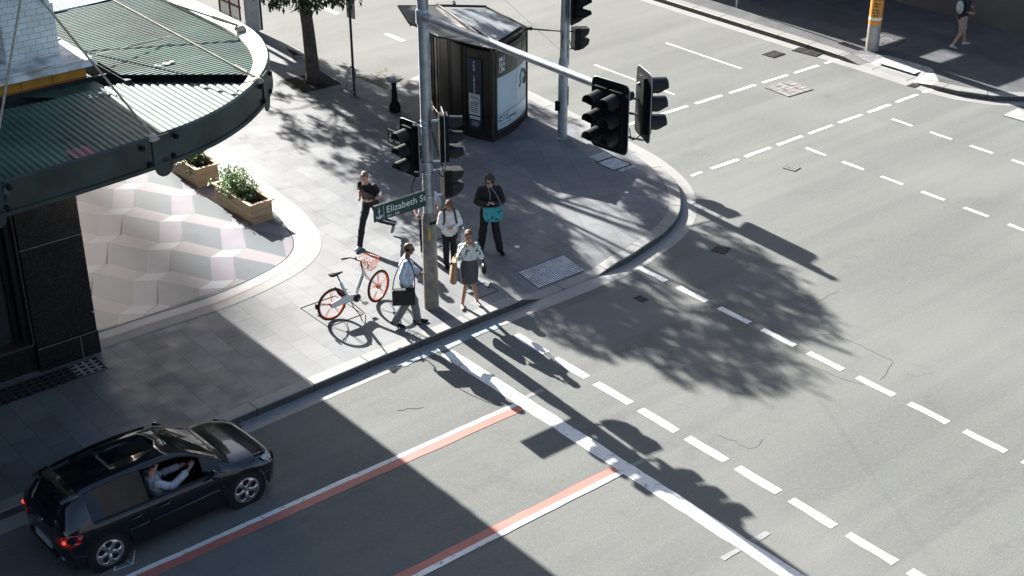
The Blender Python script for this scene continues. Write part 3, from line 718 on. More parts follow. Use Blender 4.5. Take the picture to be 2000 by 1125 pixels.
# ================================================================ PLANTERS AND SHRUBS
def planter(c, L, W, Hh, rz, label):
    t = thing('planter_box', label, 'planter', (c[0], c[1], ZF), rz, 'timber planters on the forecourt')
    m = world_of(t)
    def P(mb, c_, d): mb.box(m @ Vector(c_), d, rz)
    for nm, c_, d in (('side_board', (W/2-.02, 0, Hh/2), (.04, L, Hh)), ('side_board', (-W/2+.02, 0, Hh/2), (.04, L, Hh)),
                      ('end_board', (0, L/2-.02, Hh/2), (W-.08, .04, Hh)), ('end_board', (0, -L/2+.02, Hh/2), (W-.08, .04, Hh))):
        mb = MB()
        for k in range(3): P(mb, (c_[0], c_[1], Hh*(k+.5)/3), (d[0], d[1], Hh/3-.006))
        mb.obj(nm, M['timber'], t, bevel=.003)
    mb = MB(); P(mb, (W/2, 0, Hh+.014), (.09, L+.10, .028)); P(mb, (-W/2, 0, Hh+.014), (.09, L+.10, .028)); P(mb, (0, L/2, Hh+.013), (W-.09, .09, .026)); P(mb, (0, -L/2, Hh+.013), (W-.09, .09, .026)); mb.obj('rim', M['timber'], t, bevel=.004)
    mb = MB(); P(mb, (0, 0, Hh-.13), (W-.09, L-.09, .04)); mb.obj('soil', M['soil'], t)
    return t
def leafquad(mb, p, d, up, L, W):
    d = d.normalized(); s = d.cross(up)
    if s.length < 1e-3: s = d.orthogonal()
    s.normalize(); n = s.cross(d)
    a = mb.bm.verts.new(p); b = mb.bm.verts.new(p+d*L*.5+s*W*.5+n*W*.12); c = mb.bm.verts.new(p+d*L-n*L*.12); e = mb.bm.verts.new(p+d*L*.5-s*W*.5+n*W*.12); m = mb.bm.verts.new(p+d*L*.5)
    mb._f([a, b, m]); mb._f([b, c, m]); mb._f([a, m, e]); mb._f([m, c, e])
def rv(): 
    while True:
        v = Vector((random.uniform(-1, 1), random.uniform(-1, 1), random.uniform(-1, 1)))
        if .05 < v.length < 1: return v.normalized()
def shrub(c, rad, n, label, seed, extra=()):
    random.seed(seed); t = thing('shrub', label, 'plant', (*c, ZF+.36), 0, 'shrubs growing in the timber planters')
    mb = MB(); stems = MB(); base = Vector((*c, ZF+.36))
    for k in range(n):
        v = rv(); v.z = abs(v.z)*.9+.05; rr = random.random()**.45
        p = base+Vector((v.x*rad[0], v.y*rad[1], v.z*rad[2]))*rr
        if k % 9 == 0: stems.tube([base+Vector((v.x*.05, v.y*.15, -.02)), base+(p-base)*.6+Vector((0, 0, .04)), p], [.010, .007, .003], 5)
        for q in range(5):
            d = (v*.5+rv()*.9+Vector((0, 0, .35))); leafquad(mb, p+rv()*.02, d, Vector((0, 0, 1)), random.uniform(.07, .13), random.uniform(.028, .048))
    for (x, y, z) in extra:
        for q in range(16): leafquad(mb, Vector((x, y, z))+rv()*.05, rv()+Vector((0, 0, .2)), Vector((0, 0, 1)), .09, .035)
    mb.obj('foliage', M['leaf2'], t); stems.obj('stems', M['bark'], t)
planter((14.07, 26.86), 1.62, .54, .48, R(1), 'timber planter box nearer the road, open soil showing at its front end')
planter((14.15, 29.45), 1.60, .56, .48, R(0), 'timber planter box beside the green awning, behind the other planter')
shrub((14.10, 27.12), (.42, .60, .66), 270, 'leafy green shrub in the planter box nearer the road', 11, ((14.45, 27.0, .62), (13.8, 27.9, .6)))
shrub((14.18, 29.70), (.42, .66, .62), 270, 'bushy green shrub in the planter box beside the awning', 12, ((13.78, 29.3, .62), (13.82, 28.95, .5), (14.48, 28.6, .5)))

# ================================================================ TREES
def tree(c, label, seed, trunk_r, h0, crown, clusters, lean=(0, 0), leaves=15, leafL=.17, skip=None):
    random.seed(seed); t = thing('street_tree', label, 'tree', (*c, ZF)); b = Vector((*c, ZF)); tr = MB()
    top = b+Vector((lean[0], lean[1], h0))
    pts = [b+Vector((0, 0, -.05)), b+Vector((0, 0, .12)), b.lerp(top, .15), b.lerp(top, .5)+Vector((.02, 0, 0)), b.lerp(top, .8), top]
    tr.tube(pts, [trunk_r*1.5, trunk_r*1.22, trunk_r*1.04, trunk_r*.92, trunk_r*.85, trunk_r*.8], 14)
    tips = []
    cc = Vector((crown[0], crown[1], crown[2])); cr = Vector(crown[3:6])
    tries = 0
    while len(tips) < clusters and tries < clusters*20:
        tries += 1; v = rv(); rr = random.random()**.38; p = cc+Vector((v.x*cr.x, v.y*cr.y, v.z*cr.z))*rr
        # lumpy outline with gaps
        g = math.sin(p.x*1.7+seed)+math.sin(p.y*1.9+seed*2)+math.sin(p.z*2.3+p.x)
        if g < -.35 or (rr > .8 and g < .5): continue
        if skip and skip(p): continue
        tips.append(p)
    nl = 9; mains = []
    for i in range(nl):
        a = 2*math.pi*i/nl+random.uniform(-.3, .3); e = cc+Vector((math.cos(a)*cr.x*.55, math.sin(a)*cr.y*.55, random.uniform(-.2, .5)*cr.z)); m = top.lerp(e, .5)+Vector((0, 0, .25))
        tr.tube([top-Vector((0, 0, .15)), m, e], [trunk_r*.5, trunk_r*.32, trunk_r*.16], 7); mains += [m, e, top.lerp(m, .6)]
    lf = MB()
    for k, p in enumerate(tips):
        if k % 3 == 0:
            s = min(mains, key=lambda q: (q-p).length); tr.tube([s, s.lerp(p, .5)+Vector((0, 0, .12)), p], [.03, .018, .008], 5)
        ax = (p-cc).normalized()+Vector((0, 0, .3))
        for q in range(leaves):
            d = rv()+ax*.5; leafquad(lf, p+rv()*random.uniform(.03, .22), d, Vector((0, 0, 1)), leafL*random.uniform(.7, 1.25), leafL*.42*random.uniform(.8, 1.2))
    tr.obj('trunk', M['bark'], t, smooth=True); lf.obj('crown', M['leaf'], t); return t
def above_frame(p, m=0.0):   # crowns must start above the picture's top edge where the photo shows none
    return None
def sun_strip_gap(p):
    # crown clusters left out to shape a sun strip right of the kiosk
    sx, sy = p.x-.117*p.z, p.y-1.917*p.z
    if 19.2 < sy < 26.6 and abs(sx-(19.45+(sy-20)*.43)) < (1.05 if sy < 22.5 else .8): return True
    return (p.x > 22.3 and p.z < 5.2)
tree((20.0, 33.25), 'street tree with grey trunk in a square pit beside the drinking fountain', 21, .185, 3.1, (19.6, 32.3, 5.95, 3.3, 3.0, 3.3), 1650, (-.25, -.1), 14, .19, sun_strip_gap)
tree((20.2, 42.5), 'street tree standing further up the side street behind the nearer one', 22, .2, 3.4, (21.1, 41.5, 8.0, 3.45, 3.6, 4.4), 1000, (0, 0), 14, .22, sun_strip_gap)
# tree pit
pit = MB(); pit.face([(19.22, 32.65, ZF+.006), (20.50, 32.60, ZF+.006), (20.62, 33.9, ZF+.006), (19.27, 33.96, ZF+.006)]); struct(pit.obj('tree_pit_soil', M['mulch']))

# ================================================================ KIOSK
kb = thing('kiosk', 'dark brown street kiosk with museum poster and for-lease sign under a sloping glass roof', 'kiosk', (21.9, 28.2, ZF))
A = Vector((21.07, 26.51)); B = Vector((22.87, 27.37))
def arc(p, q, bulge, n=10):
    d = q-p; nn = Vector((d.y, -d.x)).normalized(); return [p+d*(i/n)+nn*(bulge*4*(i/n)*(1-i/n)) for i in range(n+1)]
face_p = arc(A, B, .14)
left = [Vector(p) for p in ((21.42, 29.55), (21.08, 28.9), (20.88, 28.2), (20.80, 27.6), (20.86, 27.05), (20.97, 26.75))]
plan = face_p + [Vector((23.0, 28.3)), Vector((23.0, 29.3)), Vector((22.2, 29.75))] + left
mb = MB(); mb.prism([tuple(p) for p in plan], ZF, 2.52); mb.obj('body', M['kiosk'], kb, smooth='auto')
mb = MB(); mb.prism([tuple(p+(p-Vector((21.9, 28.1))).normalized()*.02) for p in plan], ZF+.005, ZF+.10); mb.obj('base_rail', M['kioskfr'], kb)
fn = Vector((B.y-A.y, -(B.x-A.x))).normalized(); fd = (B-A).normalized()
def facepatch(s0, s1, z0, z1, out, m, name, parent=kb):
    mb = MB(); n = 10; L = (B-A).length
    for i in range(n):
        q = []
        for k in (i, i+1):
            s = s0+(s1-s0)*k/n; t = s/L; q.append(A+fd*s+fn*(.14*4*t*(1-t)+out))
        mb.face([(q[0].x, q[0].y, z0), (q[1].x, q[1].y, z0), (q[1].x, q[1].y, z1), (q[0].x, q[0].y, z1)])
    return mb.obj(name, m, parent)
pf_ = facepatch(.10, 1.93, .30, 2.46, .012, M['kioskfr'], 'poster_frame')
facepatch(.14, 1.88, 1.80, 2.40, .018, M['poster_top'], 'poster_header', pf_)
ps = facepatch(.15, 1.86, .42, 1.80, .020, M['poster_blue'], 'poster_sheet', pf_)
facepatch(.15, 1.86, .80, .815, .024, M['lettering_dk'], 'poster_rule', pf_); facepatch(.15, 1.86, .45, .455, .024, M['lettering_dk'], 'poster_rule', pf_)
facepatch(.15, 1.86, .42, .80, .0225, mat('poster_lower', (.50, .62, .67), .25, var=.05), 'poster_footer', pf_)
facepatch(1.45, 1.86, 2.18, 2.40, .024, M['signgreen'], 'poster_tag', pf_)
def fpt(s, z, out=.03):
    t = s/(B-A).length; p = A+fd*s+fn*(.14*4*t*(1-t)+out); return (p.x, p.y, z)
d2 = (Vector(fpt(.7, 0))-Vector(fpt(.2, 0))).normalized()
text('poster_lettering', 'MU\nSEA\nUM', .17, M['lettering'], pf_, fpt(.20, 2.20, .032), (d2.x, d2.y, 0), (0, 0, 1), .002, line=.82)
text('poster_lettering', 'WILDLIFE\nPHOTOGRAPHER', .10, M['lettering_dk'], pf_, fpt(.19, .70, .032), (d2.x, d2.y, 0), (0, 0, 1), .002, line=.95)
text('poster_lettering', 'OF THE YEAR', .09, mat('pale_grey_lettering', (.36, .44, .48), .5), pf_, fpt(.22, .50, .032), (d2.x, d2.y, 0), (0, 0, 1), .002)
mb = MB(); cpt = Vector(fpt(1.48, 1.42, .03)); u = Vector((fd.x, fd.y, 0)); zz = Vector((0, 0, 1))
mb.tube([cpt+u*(.17*math.cos(a_)*(1+.15*math.sin(3*a_)))+zz*(.22*math.sin(a_)) for a_ in [R(-60+22*k) for k in range(13)]]+[cpt+u*-.22+zz*-.18], [.02+.014*math.sin(k*1.1)**2 for k in range(14)], 6); mb.obj('poster_picture', mat('poster_dark_shape', (.10, .12, .12), .5), pf_, smooth=True)
mb = MB(); mb.face([fpt(.98, .98, .026), fpt(1.10, 1.00, .026), fpt(1.19, 1.75, .026), fpt(1.10, 1.74, .026)]); mb.face([fpt(1.13, 1.85, .026), fpt(1.17, 1.85, .026), fpt(1.19, 2.2, .026), fpt(1.16, 2.2, .026)]); mb.obj('poster_highlight', M['paper'], pf_)
# lease sign on the rounded flank
lp0 = Vector((20.955, 26.80)); lp1 = Vector((20.83, 27.20)); ld = (lp1-lp0).normalized(); ln = Vector((-ld.y, ld.x)); ln = ln if ln.x < 0 else -ln
def lpt(s, z, o=.03): p = lp0+ld*s+ln*o; return (p.x, p.y, z)
def lbox(s0, s1, z0, z1, o, m, name, par=kb, th=.014):
    mb = MB(); c = lp0+ld*(s0+s1)/2+ln*o; mb.box((c.x, c.y, (z0+z1)/2), (s1-s0, th, z1-z0), math.atan2(ld.y, ld.x)); return mb.obj(name, m, par)
ls = lbox(-.02, .40, .42, 2.28, .035, M['navy'], 'lease_sign')
xl = (-ld.x, -ld.y, 0)
for k, ch in enumerate('FOR LEASE'):
    if ch != ' ': text('sign_letter', ch, .105, M['lettering'], ls, lpt(.20, 2.15-k*.096, .046), xl, (0, 0, 1), .003, 'CENTER')
lbox(.03, .37, .80, 1.36, .046, M['paper'], 'notice_sheet', ls, .006); lbox(.03, .35, .68, .76, .046, M['paper'], 'notice_sheet', ls, .006); lbox(.07, .30, .50, .63, .046, mat('grey_notice', (.2, .24, .28), .5), 'notice_sheet', ls, .006)
for z in (1.27, 1.23, 1.12, 1.08, 1.04, .98, .92, .87): lbox(.09, .32, z, z+.014, .051, M['lettering_dk'], 'notice_line', ls, .003)
mb = MB()
for p in (Vector((20.93, 26.90)), Vector((20.80, 27.32)), Vector((20.80, 27.44)), Vector((20.83, 28.0)), Vector((21.0, 28.7)), Vector((21.18, 29.1))):
    o = (p-Vector((21.9, 28.1))).normalized()*.012; mb.cyl((p.x+o.x, p.y+o.y, .2), (p.x+o.x, p.y+o.y, 2.5), .018, seg=6)
for p in (A, B): mb.cyl((p.x, p.y, ZF), (p.x, p.y, 2.56), .05, seg=10)
mb.obj('mullion', M['kioskfr'], kb, smooth='auto')
mb = MB(); mb.tube([(p[0]-.06, p[1]+.02, .35) for p in ((20.82, 28.0), (20.95, 28.55), (21.15, 29.05), (21.42, 29.5))], .018, 6); mb.tube([(21.36, 29.5, .2), (21.36, 29.5, 2.5)], .03, 6); mb.obj('handrail', M['chrome'], kb, smooth=True)
# roof: framed glass and the slatted eave towards the footpath
def quadz(mb, pts): mb.face(pts)
roof = [(21.12, 26.46, 2.60), (22.92, 27.34, 2.54), (23.15, 29.35, 2.62), (21.95, 29.95, 2.74)]
mb = MB(); mb.bm.verts.ensure_lookup_table()
mb.prism([(p[0], p[1]) for p in roof], 2.50, 2.58); mb.obj('roof_deck', M['kioskfr'], kb)
mb = MB(); g_ = [(21.42, 26.80, 2.635), (22.78, 27.45, 2.62), (22.98, 29.20, 2.64), (22.0, 29.68, 2.69)]; mb.face(g_); mb.obj('roof_glass', M['kiosk_glass'], kb, sol=.012)
mb = MB()
for i in range(4): mb.tube([roof[i], roof[(i+1) % 4]], .035, 8)
mb.tube([(21.12, 26.46, 2.62), (21.55, 28.2, 2.72), (21.95, 29.95, 2.76)], .045, 8); mb.cyl((22.92, 27.34, 2.56), (22.86, 27.16, 2.60), .05, seg=8); mb.cyl((22.4, 29.8, 2.7), (22.5, 29.95, 2.72), .05, seg=8)
mb.obj('roof_frame', M['kioskfr'], kb, smooth='auto')
eave = [(21.10, 26.5, 2.58), (20.55, 28.0, 2.66), (20.62, 29.40, 2.66), (21.20, 30.70, 2.70), (21.95, 29.95, 2.74), (21.5, 28.2, 2.66)]
mb = MB(); mb.face(eave); mb.obj('eave_sheet', glass('smoked_eave', (.10, .105, .10), .3, .9), kb, sol=.02)
mb = MB()
for i in range(4): mb.tube([eave[i], eave[i+1]], .022, 6)
for t in (.12, .35, .58, .8): 
    a_ = Vector(eave[0]).lerp(Vector((21.95, 29.95, 2.74)), t); b_ = Vector(eave[1]).lerp(Vector(eave[2]), min(1, t*1.2)); mb.tube([a_-Vector((0, 0, .05)), b_-Vector((0, 0, .05))], .025, 6)
mb.obj('eave_rib', M['kioskfr'], kb, smooth='auto')

# ================================================================ TRAFFIC SIGNAL POLES
def rrect(w, h, r, n=5):
    out = []
    for cx, cy, a0 in ((w/2-r, h/2-r, 0), (-w/2+r, h/2-r, 90), (-w/2+r, -h/2+r, 180), (w/2-r, -h/2+r, 270)):
        for k in range(n+1): a_ = R(a0+90*k/n); out.append((cx+r*math.cos(a_), cy+r*math.sin(a_)))
    return out
def plate3(mb, c, X, Z, Nn, poly, th):
    a = [mb.bm.verts.new(c+X*x+Z*y) for x, y in poly]; b = [mb.bm.verts.new(c+X*x+Z*y+Nn*th) for x, y in poly]
    mb._f(a[::-1]); mb._f(b); n = len(poly)
    for i in range(n): mb._f([a[i], a[(i+1) % n], b[(i+1) % n], b[i]])
def signal(parent, c, yaw, cols=((0,),), w=.46, h=1.05, tilt=0, lens_r=.10, label=None):
    "signal head: c = centre of the backplate, yaw = direction it faces"
    c = Vector(c); Nn = Vector((math.cos(R(yaw)), math.sin(R(yaw)), 0)); X = Vector((-Nn.y, Nn.x, 0)); Z = Vector((0, 0, 1))
    mb = MB()
    for cx in cols:
        cx = cx[0]
        mb.mi = 0; plate3(mb, c+X*cx-Nn*.10, X, Z, Nn, rrect(.30, .92, .04), .16)
    hd = mb.obj('signal_head', M['black'], parent, smooth='auto')
    if label: hd['label'] = label
    mb = MB(); plate3(mb, c-Nn*.03, X, Z, Nn, rrect(w, h, .10), .008); mb.obj('backplate', M['black'], hd, smooth='auto')
    mb = MB(); P = rrect(w, h, .10); 
    mb.tube([c-Nn*.026+X*x+Z*y for x, y in P], .0075, 6, closed=True); mb.obj('backplate_edge', M['whitetrim'], hd, smooth='auto')
    for cx in cols:
        cx = cx[0]
        for k, m_ in enumerate(('lens_r', 'lens_a', 'lens_g')):
            p = c+X*cx+Z*(.30-.30*k)+Nn*.065
            mb = MB(); mb.lathe(p, [(.001, .028), (lens_r*.6, .022), (lens_r, 0)], 20, Nn); mb.obj('lens', M[m_], hd, smooth=True)
            mb = MB(); n = 22; rr = []
            for layer, rad in ((0, .122), (1, .114)):
                pass
            for j in range(n+1):
                a_ = R(-62)+R(304)*j/n; d = X*math.cos(a_)+Z*math.sin(a_); L = .27 if math.sin(a_) > -.2 else .27*(1+math.sin(a_)*.62)
                tip = Nn*max(.07, L)-Z*.02
                rr.append([mb.bm.verts.new(p+d*.122), mb.bm.verts.new(p+d*.120+tip), mb.bm.verts.new(p+d*.112+tip), mb.bm.verts.new(p+d*.112)])
            for j in range(n):
                for q in range(3): mb._f([rr[j][q], rr[j+1][q], rr[j+1][q+1], rr[j][q+1]])
            mb.obj('visor', M['visor'], hd, smooth='auto')
    return hd
def ped_signal(parent, c, yaw, label=None):
    c = Vector(c); Nn = Vector((math.cos(R(yaw)), math.sin(R(yaw)), 0)); X = Vector((-Nn.y, Nn.x, 0)); Z = Vector((0, 0, 1))
    mb = MB(); plate3(mb, c-Nn*.09, X, Z, Nn, rrect(.27, .56, .03), .16); hd = mb.obj('pedestrian_signal', M['black'], parent, smooth='auto')
    if label: hd['label'] = label
    for k, m_ in ((.135, 'lens_r'), (-.135, 'lens_g')):
        mb = MB(); plate3(mb, c+Z*k+Nn*.071, X, Z, Nn, rrect(.2, .2, .02), .005); mb.obj('lens', M[m_], hd)
        mb = MB(); q = c+Z*k+Nn*.07; f = .24
        for s in (-1, 1):
            mb.face([q+X*s*.125+Z*.125, q+X*s*.125+Z*.125+Nn*f-Z*.02, q+X*s*.125-Z*.02+Nn*f*.85, q+X*s*.125-Z*.12+Nn*.06, q+X*s*.125-Z*.12])
        mb.face([q-X*.125+Z*.125, q+X*.125+Z*.125, q+X*.125+Z*.125+Nn*f-Z*.02, q-X*.125+Z*.125+Nn*f-Z*.02]); mb.obj('visor', M['visor'], hd, sol=.008)
    return hd
tp = thing('traffic_light_pole', 'grey traffic light pole with long mast arm and green street name sign at the kerb', 'traffic light', (14.63, 20.43, ZF))
mb = MB(); mb.lathe((14.63, 20.43, ZF), [(.150, 0), (.146, .9), (.138, 1.95), (.128, 2.0), (.105, 2.10)], 24); mb.obj('pole_sleeve', M['galv_dk'], tp, smooth='auto')
mb = MB(); mb.lathe((14.63, 20.43, 0), [(.098, 2.15), (.092, 5), (.086, 7.95), (.001, 8.0)], 22)
mb.lathe((14.63, 20.43, 0), [(.108, 5.98), (.118, 6.0), (.118, 6.24), (.108, 6.26)], 22); mb.obj('pole', M['galv'], tp, smooth='auto')
mb = MB(); mb.tube([(14.73, 20.38, 2.2), (14.725, 20.38, 4), (14.72, 20.38, 7.2)], .016, 6); mb.tube([(14.75, 20.45, 2.2), (14.745, 20.45, 7.2)], .012, 6); mb.obj('conduit', M['galv'], tp, smooth=True)
mb = MB(); mb.cyl((14.63, 20.36, 6.12), (14.63, 20.18, 6.12), .088, seg=18); mb.cyl((14.63, 20.19, 6.12), (14.63, 15.2, 6.12), .076, .066, 18); mb.obj('mast_arm', M['galv'], tp, smooth='auto')
mb = MB(); mb.box((14.62, 20.285, 2.06), (.14, .03, .045), R(0)); mb.obj('steel_band', M['black'], tp)
mb = MB(); mb.box((14.545, 20.31, 1.84), (.05, .02, .26), R(-20)); mb.obj('yellow_tag', M['yellowtag'], tp)
mb = MB(); mb.box((14.505, 20.385, 1.05), (.03, .06, .42), R(-20)); mb.obj('hatch_cover', M['galv_dk'], tp)
signal(tp, (14.46, 20.77, 3.50), 186, ((0,),), .54, 1.12, label='three lamp signal head facing the oncoming lane with white edged backplate')
signal(tp, (14.86, 20.16, 3.84), -30, ((-.06,), ), .54, 1.02, label='signal head turned to the crossing side, seen from its back edge')
ped_signal(tp, (14.93, 20.22, 2.86), -18)
signal(tp, (14.50, 15.33, 5.74), 187, ((-.155,), (.155,)), .76, 1.16, label='double column six lamp signal head on the mast arm end')
signal(tp, (14.76, 14.80, 6.03), -22, ((0,),), .60, 1.12, label='signal head on the mast arm end facing the far street')
mb = MB()
mb.cyl((14.63, 15.22, 6.14), (14.63, 14.98, 6.14), .075, seg=16)
mb.cyl((14.63, 15.06, 5.30), (14.63, 15.06, 6.16), .03, seg=12)
for z in (5.45, 5.85, 6.1): mb.cyl((14.52, 15.3, z), (14.74, 14.78, z), .02, seg=8)
mb.cyl((14.70, 14.84, 5.55), (14.70, 14.84, 6.5), .02, seg=8); mb.cyl((14.66, 14.88, 6.35), (14.78, 14.72, 6.48), .025, seg=8); mb.obj('mast_bracket', mat('dull_bracket', (.13, .14, .15), .5, metal=.5), tp, smooth='auto')
mb = MB(); mb.tube(smoothpath([(14.72, 14.84, 6.3), (14.68, 14.72, 6.0), (14.70, 14.78, 5.6), (14.66, 14.95, 5.42), (14.64, 15.0, 5.6)], 5), .009, 5)
mb.tube(smoothpath([(14.72, 20.36, 3.9), (14.80, 20.25, 3.4), (14.86, 20.2, 3.12), (14.93, 20.2, 3.5), (14.94, 20.2, 4.0)], 5), .010, 5)
mb.tube(smoothpath([(14.70, 20.36, 3.3), (14.82, 20.22, 3.0), (14.92, 20.22, 3.14)], 5), .010, 5)
mb.tube(smoothpath([(14.50, 20.62, 2.98), (14.42, 20.66, 2.72), (14.50, 20.56, 2.50), (14.57, 20.48, 2.55)], 5), .011, 5); mb.obj('cable', M['blackrough'], tp, smooth=True)
mb = MB()
for z in (4.02, 3.08): mb.cyl((14.58, 20.47, z), (14.47, 20.62, z), .022, seg=8); mb.torus((14.63, 20.43, z), (0, 0, 1), .105, .012, 20, 6)
for z in (4.12, 3.30, 3.12, 2.6): mb.cyl((14.68, 20.40, z), (14.88, 20.24, z), .022, seg=8); mb.torus((14.63, 20.43, z), (0, 0, 1), .105, .012, 20, 6)
mb.obj('clamp', M['chrome'], tp, smooth='auto')
def signplate(parent, p0, d, L, z0, z1, th, name='street_sign'):
    p0 = Vector(p0); d = Vector(d).normalized(); n = Vector((d.y, -d.x, 0)); mb = MB()
    c = p0+d*L/2; mb.box((c.x, c.y, (z0+z1)/2), (L, th, z1-z0), math.atan2(d.y, d.x)); s = mb.obj(name, M['signgreen'], parent)
    mb = MB(); mb.box((c.x, c.y, z1+.006), (L+.005, th+.008, .014), math.atan2(d.y, d.x)); mb.obj('sign_edge', M['chrome'], s); return s, n
s1, n1 = signplate(tp, (13.36, 20.41, 0), (1, 0, 0), 1.22, 2.41, 2.73, .03)
s1['label'] = 'green street name sign reading Elizabeth St'
text('lettering', 'Elizabeth St', .195, M['lettering'], s1, (13.63, 20.393, 2.53), (1, 0, 0), (0, 0, 1), .004, spacing=1.02)
text('lettering', '361 - 336', .075, M['lettering'], s1, (13.64, 20.393, 2.435), (1, 0, 0), (0, 0, 1), .004)
def anchor(parent, o, X, sc):
    o = Vector(o); X = Vector(X); Z = Vector((0, 0, 1)); mb = MB()
    mb.tube([o+Z*.10*sc, o-Z*.085*sc], .008*sc, 5); mb.tube([o+X*(.07*math.cos(a_)*sc)+Z*(.07*math.sin(a_)-.02)*sc for a_ in [R(200+14*k) for k in range(11)]], .009*sc, 5)
    mb.tube([o+X*.03*sc+Z*.03*sc, o-X*.03*sc+Z*.03*sc], .007*sc, 5); mb.tube([o+X*(.045*math.cos(a_)*sc)+Z*(.05*math.sin(a_)-.02)*sc for a_ in [R(210+15*k) for k in range(9)]], .006*sc, 5); mb.obj('emblem', M['lettering'], parent)
anchor(s1, (13.47, 20.392, 2.57), (1, 0, 0), 1.15)
mb = MB(); mb.box((13.575, 20.392, 2.57), (.007, .004, .26)); mb.obj('divider', M['lettering'], s1)
s2, n2 = signplate(tp, (14.62, 21.68, 0), (0, -1, 0), 1.16, 3.30, 3.58, .03)
s2['label'] = 'green street name sign mostly hidden behind the signal head'
text('lettering', 'Liverpool St', .17, M['lettering'], s2, (14.603, 21.42, 3.385), (0, -1, 0), (0, 0, 1), .004)
anchor(s2, (14.602, 21.57, 3.44), (0, -1, 0), .95)

t2 = thing('traffic_light_pole', 'short traffic light pole on the footpath just right of the kiosk', 'traffic light', (22.58, 25.57, ZF))
mb = MB(); mb.lathe((22.58, 25.57, ZF), [(.125, 0), (.122, 2.05), (.112, 2.12), (.100, 2.18)], 22); mb.lathe((22.58, 25.57, ZF), [(.15, .0), (.15, .02), (.13, .03)], 20); mb.obj('pole_sleeve', M['galv'], t2, smooth='auto')
mb = MB(); mb.lathe((22.58, 25.57, ZF), [(.095, 2.15), (.09, 4.7)], 20); mb.tube([(22.70, 25.53, 2.1), (22.69, 25.53, 4.6)], .028, 8); mb.obj('pole', M['galv'], t2, smooth='auto')
signal(t2, (22.83, 25.36, 3.75), -72, ((0,), ), .62, 1.15, label='signal head at the top of the pole facing the main road')
ped_signal(t2, (22.98, 25.55, 2.72), -20)
mb = MB(); mb.cyl((22.25, 25.75, 3.02), (21.7, 26.0, 3.12), .02, seg=6); mb.cyl((22.5, 25.62, 2.98), (22.25, 25.75, 3.02), .016, seg=6); mb.obj('stay_bar', M['black'], t2)
mb = MB()
for z in (2.95, 2.50): mb.cyl((22.64, 25.56, z), (22.90, 25.55, z-.03), .016, seg=6)
mb.tube(smoothpath([(22.50, 25.5, 2.98), (22.42, 25.47, 2.72), (22.48, 25.5, 2.58)], 5), .01, 5); mb.tube(smoothpath([(22.70, 25.5, 2.75), (22.76, 25.47, 2.58), (22.88, 25.5, 2.72)], 5), .01, 5); mb.obj('bracket', M['black'], t2, smooth=True)
mb = MB(); mb.box((22.44, 25.60, 1.05), (.09, .12, .24), R(20)); mb.lathe((22.41, 25.55, 1.09), [(.035, 0), (.03, .03)], 10, (-.9, -.3, 0)); mb.obj('push_button', M['black'], t2)
mb = MB(); mb.box((22.67, 25.47, 1.3), (.05, .02, .5), R(35)); mb.obj('sticker_residue', mat('sticker_residue', (.35, .48, .50), .7, scale=20, var=.4), t2)
wire = MB(); wire.cyl((22.50, 25.52, 2.47), (14.66, 20.50, 7.80), .003, seg=5); wire.obj('stay_wire', M['black'], t2)

t3 = thing('street_pole', 'thick pale street pole wrapped in an orange notice on the far corner', 'pole', (34.36, 25.0, ZF))
mb = MB(); mb.lathe((34.36, 25.0, ZF), [(.195, 0), (.185, 5.0)], 24); mb.obj('pole', mat('pale_weathered_pole', (.36, .35, .33), .5, metal=.35, scale=5), t3, smooth='auto')
mb = MB(); mb.lathe((34.36, 25.0, 0), [(.1955, .95), (.1915, 2.6)], 24); wr = mb.obj('orange_wrap', M['orangewrap'], t3, smooth='auto')
mb = MB(); mb.lathe((34.36, 25.0, 0), [(.1975, 1.10), (.197, 1.17)], 24); mb.obj('white_stripe', M['lettering'], wr, smooth='auto')
vd = Vector((-.81, -.585)); 
for i, z in enumerate((1.22, 1.30, 1.38, 1.50, 1.58, 1.70, 1.78, 1.9, 1.98, 2.1)):
    mb = MB(); wv = .55 if i % 3 else .4
    for k in range(8):
        if (k+i) % 5 == 4: continue
        a0 = math.atan2(vd.y, vd.x)-wv+2*wv*k/8; a1 = a0+2*wv/8*.86
        mb.face([(34.36+.199*math.cos(a0), 25+.199*math.sin(a0), z), (34.36+.199*math.cos(a1), 25+.199*math.sin(a1), z), (34.36+.199*math.cos(a1), 25+.199*math.sin(a1), z+.045), (34.36+.199*math.cos(a0), 25+.199*math.sin(a0), z+.045)])
    mb.obj('notice_line', M['lettering_dk'], wr)
t4 = thing('sign_post', 'thin grey sign post on the far footpath edge', 'sign post', (34.44, 30.52, ZF))
mb = MB(); mb.cyl((34.44, 30.52, ZF), (34.44, 30.52, 3.0), .035, seg=10); mb.obj('post', M['galv'], t4, smooth='auto')
mb = MB(); mb.box((34.44, 30.49, 2.7), (.3, .01, .45)); mb.obj('sign_plate', M['paper'], t4)

# ================================================================ STREET FURNITURE ON THE FOOTPATH
t5 = thing('parking_sign_post', 'thin dark green sign post with a bicycle ring, by the street tree', 'sign post', (20.27, 31.62, ZF))
mb = MB(); mb.cyl((20.27, 31.62, ZF), (20.27, 31.62, 3.1), .035, seg=10); mb.obj('post', mat('dark_green_post', (.03, .045, .04), .5), t5, smooth='auto')
mb = MB(); mb.torus((20.20, 31.66, .62), (.55, -.84, 0), .33, .030, 36, 8); mb.tube([(20.27, 31.62, .30), (20.12, 31.58, .15)], .02, 6); mb.obj('bicycle_ring', M['galv'], t5, smooth=True)
mb = MB(); mb.box((20.29, 31.60, 2.72), (.02, .30, .78), R(12)); sp = mb.obj('sign_plate', mat('sign_cream', (.50, .45, .42), .5), t5)
mb = MB()
for z in (2.42, 2.6, 2.82, 2.98): mb.box((20.302, 31.56, z), (.012, .10, .06), R(12))
